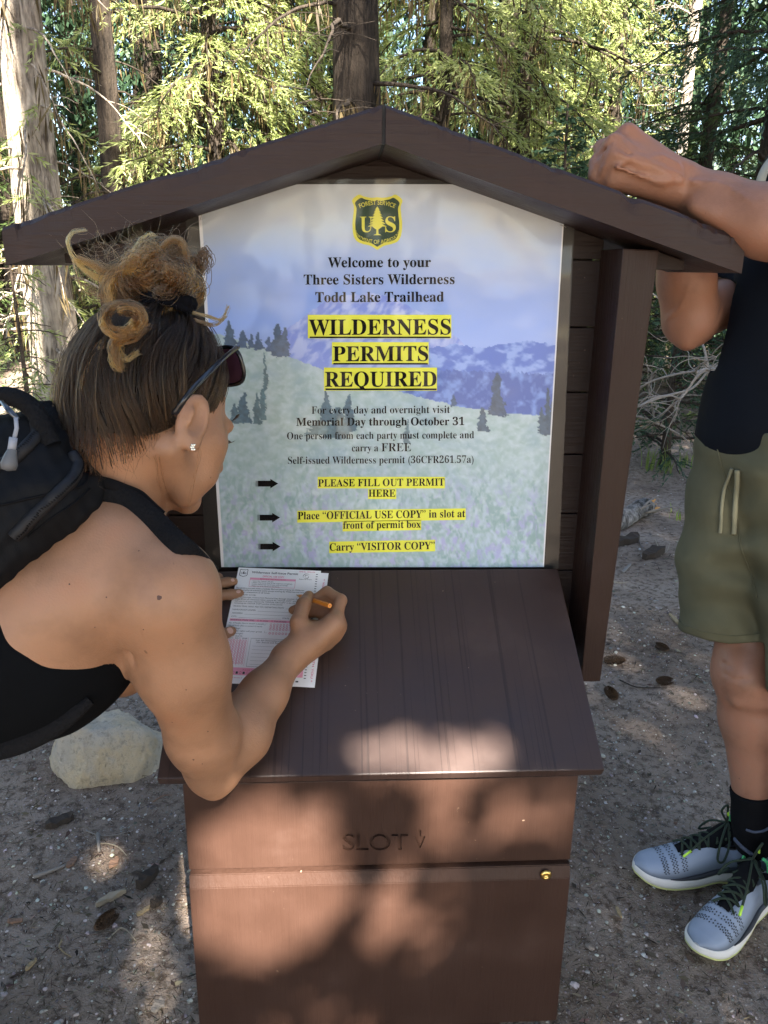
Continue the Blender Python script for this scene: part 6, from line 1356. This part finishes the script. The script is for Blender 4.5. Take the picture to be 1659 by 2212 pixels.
    Lc += [(smooth_path(np.array([W1(*kn_), W1(.125, .014, .175), W1(.118, .020, .195), W1(.110, .012, .172), W1(*kn_)]), 6), .0025), (smooth_path(np.array([W1(*kn_), W1(.13, .038, .116), W1(.14, .052, .082), W1(.125, .050, .074), W1(.108, .034, .104), W1(*kn_)]), 6), .0025),
           (smooth_path(np.array([W1(*kn_), W1(.16, .022, .112), W1(.19, .030, .088)]), 6), .0025), (smooth_path(np.array([W1(*kn_), W1(.12, -.036, .112), W1(.135, -.050, .080), W1(.11, -.040, .090)]), 6), .0025), (smooth_path(np.array([W1(.10, .02, .112), W1(*kn_), W1(.10, -.02, .112)]), 6), .0032)]
    tubes_obj('lace', Lc, M_lace, up_o, 6)
    tubes_obj('lace_tip', [(np.array([W1(.19, .030, .088), W1(.208, .035, .078)]), .0028), (np.array([W1(.110, .012, .176), W1(.108, .013, .162)]), .0024)], M_tip, up_o, 6)
    # vent holes in rows across the toe box
    HB = BVHTree.FromPolygons(V.tolist(), F.tolist()); HV, HF = [], []
    for row in range(9):
        for col_ in range(26):
            tt = .66+.022*row+.008*((col_ % 2)); aa = 3.2+col_*.72
            if row % 3 == 2 or not (2.6 < aa < 21.4): continue
            ti = tt*55; i0 = int(ti)
            if i0 >= 53: continue
            j0 = int(aa); fu_, fv_ = ti-i0, aa-j0; p = (S(i0, j0)*(1-fu_)+S(i0+1, j0)*fu_)*(1-fv_)+(S(i0, min(j0+1, 24))*(1-fu_)+S(i0+1, min(j0+1, 24))*fu_)*fv_
            e1 = unit(S(i0+1, j0)-S(i0, j0)); e2 = unit(S(i0, min(j0+1, 24))-S(i0, j0)); nn_ = np.cross(e1, e2); nn_ = unit(nn_*(1 if nn_@(p-Wd(np.array(x[i0]), np.array(0.), np.array(.03))) > 0 else -1)); b0 = len(HV)
            for d1, d2 in ((-1, 0), (0, -1), (1, 0), (0, 1)): HV.append(p+nn_*.0006+e1*d1*.0027+e2*d2*.0019)
            HF.append((b0, b0+1, b0+2, b0+3))
    if HV: mesh_np('vent_holes', HV, HF, M_hole, up_o)
    return up_o
def near_side(side): return 24
ta, ha = at_z(1366, 1893, 0), None
dirA = unit(np.array([-1., -.02, 0])); ha = ta-dirA*.305; sA = shoe(ta, ha, 1, 0)
tb = at_z(1500, 2072, 0); dirB = unit(np.array([-.80, -.60, 0])); hb_ = tb-dirB*.30; sB = shoe(tb, hb_, 1, 1)

# ================================================================== ROCK AND LITTER ON THE GROUND
M_rock = mat('cream_stone', (.5, .44, .33), .9, .25); c = coords(M_rock); n1 = noise(M_rock, c, 7, 5, .6); n2 = noise(M_rock, c, 55, 6, .7); n3 = noise(M_rock, c, 16, 4)
col = ramp(M_rock, n1, [(.3, (.44, .40, .35)), (.46, (.56, .48, .37)), (.60, (.62, .49, .32)), (.75, (.54, .49, .42))]); col = mix(M_rock, ramp(M_rock, n2, [(.34, (.5, .5, .5)), (.46, (0, 0, 0))]), col, (.20, .17, .13)); base(M_rock, col)
bump(M_rock, mix(M_rock, .6, n3, n2), 1.0, .04)
gp = at_z(216, 1702, 0); zc = float(w2c(gp)[2]); hw_ = 112*zc/FPX
bm = bmesh.new(); bmesh.ops.create_icosphere(bm, subdivisions=6, radius=1.0); rr = np.random.default_rng(21)
V = np.array([v.co[:] for v in bm.verts])
pl = np.array([(0, 0, 1, .62), (.35, -.85, .45, .70), (-.55, -.75, .35, .72), (.9, -.3, .25, .86), (-.95, -.1, .3, .88), (.1, -.95, -.2, .74), (-.3, .3, .9, .70), (.55, .2, .8, .76), (.75, -.6, -.2, .88), (-.75, -.5, -.4, .84), (0, 1, .1, .75), (.3, -.6, .75, .74), (-.2, -.7, .7, .735), (0, 0, -1, .5)])
pn = unit(pl[:, :3]); dd_ = V@pn.T; s_ = np.where(dd_ > .05, pl[:, 3]/np.maximum(dd_, .05), 9.); r_ = -np.log(np.exp(-26*np.minimum(s_, 2)).sum(1))/26
V = V*r_[:, None]; nn_ = (fbm(V[:, 0]*3+V[:, 2]*1.7+9, V[:, 1]*3-V[:, 2]*2+5, 5, 4)-.5)*.26+(fbm(V[:, 0]*11+V[:, 2]*7, V[:, 1]*11-V[:, 2]*5, 3, 8)-.5)*.06; V = V*(1+nn_[:, None]); V = V*np.array([hw_*1.06, hw_*.8, hw_*1.14])
for v, p in zip(bm.verts, V): v.co = p
me = bpy.data.meshes.new('rock'); bm.to_mesh(me); bm.free(); me.polygons.foreach_set('use_smooth', np.full(len(me.polygons), True))
rk = tag(link('rock', me, M_rock), 'large cream coloured angular rock on the dirt left of the permit box', 'rock'); rk.location = (float(gp[0]), float(gp[1])+.07, .36*hw_*1.12); rk.rotation_euler = (0, R(4), R(6))
W_pale = mat('pale_dry_wood', (.30, .25, .18), .85, .2); W_grey = mat('grey_dry_twig', (.20, .175, .15), .85, .2); W_dark = mat('dark_bark_chip', (.045, .035, .028), .95, .15); W_red = mat('reddish_bark_chip', (.20, .12, .08), .9, .2); W_tan = mat('tan_wood_chip', (.28, .21, .12), .85, .2)
for m_ in (W_pale, W_grey, W_dark, W_red, W_tan): bump(m_, noise(m_, coords(m_), 120, 4), .6, .004)
def G(px, py, h=.004): p = at_z(px, py, 0); p[2] = gz(p[0], p[1])+h; return p
def stick(label, P, w, m, name='twig', cat='twig', group='twigs and chips on the dirt'):
    Q = smooth_path(np.array([G(*p) for p in P]), 6) if len(P) > 2 else np.array([G(*p) for p in P]); k = len(Q)
    return tag(tubes_obj(name, [(Q, .62*w*np.linspace(1, .55, k))], m, None, 7), label, cat, group)
stick('long thin gray twig below the rock', [(187, 1803), (215, 1812), (250, 1809), (288, 1797)], .0026, W_grey)
stick('curved white twig right of the short log bit', [(217, 1828), (240, 1829), (258, 1836), (274, 1852)], .0030, W_pale)
stick('short gray log bit below the long thin twig', [(213, 1813, .010), (215, 1850, .010)], .0085, W_grey, 'stick', 'stick')
stick('white forked twig near the lower left of the box', [(235, 2032), (248, 2018), (261, 2007), (278, 2015), (294, 2034)], .0032, W_pale)
stick('small hooked tan twig at the lower left', [(134, 2037), (129, 2052), (140, 2064), (154, 2072)], .0034, W_tan)
stick('dark bark strip lying left of the box', [(74, 1905, .008), (108, 1894, .008), (142, 1880, .008)], .0090, W_grey, 'stick', 'stick')
stick('thin twig between the rock and the box', [(331, 1736), (352, 1723), (374, 1721)], .0030, W_red)
stick('long dark twig near the back of the right ground', [(1339, 1466), (1371, 1482), (1400, 1486), (1440, 1488)], .0040, W_dark)
stick('white stick on the ground beside the right post', [(1323, 1257), (1338, 1262), (1356, 1259)], .0040, W_pale)
stick('gray twig leaning below the broken log', [(1378, 1168), (1388, 1190), (1404, 1206)], .0036, W_grey)
stick('short white twig right of the broken log', [(1415, 1172), (1422, 1190), (1428, 1206)], .0034, W_pale)
stick('white twig arching by the mans shorts', [(1405, 1205), (1425, 1202), (1440, 1196), (1446, 1180)], .0034, W_pale)
stick('thin gray twig in front of the grey shoe', [(1330, 1913), (1338, 1902), (1346, 1894)], .0022, W_grey)
def chip(label, a, b, w, m, seed, name='wood_chip', cat='wood chip', th=.005):
    A_, B_ = G(*a, .003), G(*b, .003); rr = np.random.default_rng(seed); d = unit(B_-A_); s = np.array([-d[1], d[0], 0]); n = 7; L = np.linalg.norm(B_-A_); bm = bmesh.new(); lo, hi = [], []
    t = np.linspace(0, 1, n); ww = .75*w*np.sin(np.pi*np.clip(t*.86+.07, 0, 1))**.6*rr.uniform(.75, 1.2, n)
    out = [A_+d*L*t[i]+s*ww[i]*rr.uniform(.4, .6) for i in range(n)]+[A_+d*L*t[i]-s*ww[i]*rr.uniform(.4, .6) for i in range(n)][::-1]
    lo = [bm.verts.new(p) for p in out]; hi = [bm.verts.new(p+np.array([0, 0, th*rr.uniform(.7, 1.4)])) for p in out]; k = len(out); bm.faces.new(lo[::-1])
    for i in range(n-1): bm.faces.new((hi[i], hi[i+1], hi[k-2-i], hi[k-1-i]))
    for i in range(k): bm.faces.new((lo[i], lo[(i+1) % k], hi[(i+1) % k], hi[i]))
    bmesh.ops.recalc_face_normals(bm, faces=bm.faces); me = bpy.data.meshes.new(name); bm.to_mesh(me); bm.free(); return tag(link(name, me, m), label, cat, 'twigs and chips on the dirt')
chip('pale wedge of split wood left of the lower door', (208, 1964), (272, 1931), .016, W_pale, 1, th=.010); chip('reddish bark flake below the rock', (146, 1882), (166, 1860), .02, W_red, 2); chip('pinkish square bark flake near the curved twig', (238, 1880), (256, 1858), .026, W_red, 3)
chip('flat brown chip at the far left', (18, 1999), (50, 1996), .013, W_red, 4); chip('yellowish wood splinter at the lower left', (57, 2105), (80, 2082), .011, W_tan, 5); chip('greenish gray flake at the bottom left', (330, 2190), (352, 2164), .026, W_grey, 6); chip('long dull splinter beside the box', (296, 1980), (324, 1962), .012, W_tan, 7)
chip('tan crescent chip in front of the shoes', (1331, 1958), (1343, 1981), .010, W_tan, 8); chip('brown flake on the right ground', (1446, 1330), (1466, 1352), .022, W_tan, 9); chip('dark bark chunk left of the lower door', (300, 1925), (340, 1885), .035, W_dark, 10, 'bark_chunk', 'bark', .018); chip('dark mossy bark chunk below the rock', (100, 1800), (160, 1775), .035, W_dark, 11, 'bark_chunk', 'bark', .014)
chip('dark flat bark chunk beside the lower door', (326, 1962), (350, 1948), .025, W_dark, 12, 'bark_chunk', 'bark', .010); chip('pale gray flake by the broken log', (1345, 1240), (1362, 1222), .02, W_grey, 13)
# broken log
lg = tag(empty('broken_log', G(1380, 1125)), 'weathered gray log chunk with a splintered orange end lying behind the post', 'log')
Lm = bark('weathered_log_bark', (.04, .035, .03), (.30, .28, .26), 1.5); P = np.array([G(1318, 1150, .035), G(1350, 1138, .045), G(1378, 1122, .05), G(1398, 1116, .055)])
V, F = tube_np(smooth_path(P, 5), np.linspace(.045, .05, 16), 16); V = V+RNG.normal(0, .004, V.shape); mesh_np('bark', V, F, Lm, lg, True)
M_spl = mat('splintered_heartwood', (.52, .26, .07), .8, .2); e0 = G(1398, 1116, .055); sp_ = []
for k in range(26): o_ = np.r_[RNG.normal(0, .018, 2), RNG.normal(0, .022)]; d = unit(P[-1]-P[-2]+RNG.normal(0, .010, 3)); sp_.append((np.array([e0+o_-d*.03, e0+o_+d*RNG.uniform(.005, .05)]), np.array([.008, .002])))
tubes_obj('broken_end', sp_, M_spl, lg, 5); br_ = []
for k in range(5): q0 = G(1350+k*14, 1130, .05); d = unit(np.array([RNG.normal(.6, .4), RNG.normal(0, .5), RNG.uniform(.1, .6)])); br_.append((smooth_path(np.array([q0, q0+d*.08, q0+d*.15+RNG.normal(0, .02, 3)]), 4), np.linspace(.008, .002, 9)))
tubes_obj('branch_stubs', br_, W_grey, lg, 6)
for k, (a, b, lb) in enumerate((((1320, 1185), (1378, 1172), 'dark rotten bark slab under the broken log'), ((1390, 1212), (1432, 1198), 'dark bark slab in front of the mans shorts'))): chip(lb, a, b, .07, W_dark, 30+k, 'bark_slab', 'bark', .03)
# pine cones
M_cone = mat('brown_cone_scale', (.10, .062, .038), .8, .2)
def cone_mesh():
    V, F = [], []; n = 95
    for k in range(n):
        u = k/n; a = k*2.39996; r_ = .42*math.sin(math.pi*min(1, u*.82+.16))**.8; x_ = -1+2*u; d = np.array([.55, math.cos(a)*.8, math.sin(a)*.8]); d /= np.linalg.norm(d); c_ = np.array([x_, r_*.55*math.cos(a), r_*.55*math.sin(a)]); s_ = np.array([0, -math.sin(a), math.cos(a)]); L_ = .12+r_*.62; b0 = len(V)
        nr = np.cross(d, s_); V += [c_-s_*.05, c_+s_*.05, c_+d*L_*.7+s_*.17, c_+d*L_+nr*.05, c_+d*L_*.7-s_*.17]; F.append((b0, b0+1, b0+2, b0+3, b0+4))
    me = bpy.data.meshes.new('pine_cone'); me.from_pydata([tuple(map(float, v)) for v in V], [], F); me.update(); me.materials.append(M_cone); return me
cmesh = cone_mesh()
for k, (px, py, s_, lb) in enumerate(((1326, 1428, .036, 'pine cone behind the others near the post foot'), (1320, 1499, .036, 'dark pine cone nearest the desk edge on the right'), (1428, 1405, .030, 'pine cone left of the mans knee'), (1436, 1478, .032, 'small pine cone beside the long dark twig'), (620*.3307+28, 1481+1560*.3307, .030, 'reddish pine cone on the sunlit litter left of the box'), (985*.3307, 1481+380*.3307, .028, 'pine cone tucked beside the cream rock'))):
    o_ = bpy.data.objects.new('pine_cone', cmesh); COL.objects.link(o_); tag(o_, lb, 'pine cone', 'pine cones on the ground'); p = G(px, py, s_*.42); o_.location = [float(v) for v in p]; o_.scale = (s_, s_, s_); o_.rotation_euler = (RNG.uniform(-.3, .3), RNG.uniform(-.2, .2), RNG.uniform(0, 6.28))
print('cards', NCARD[0])
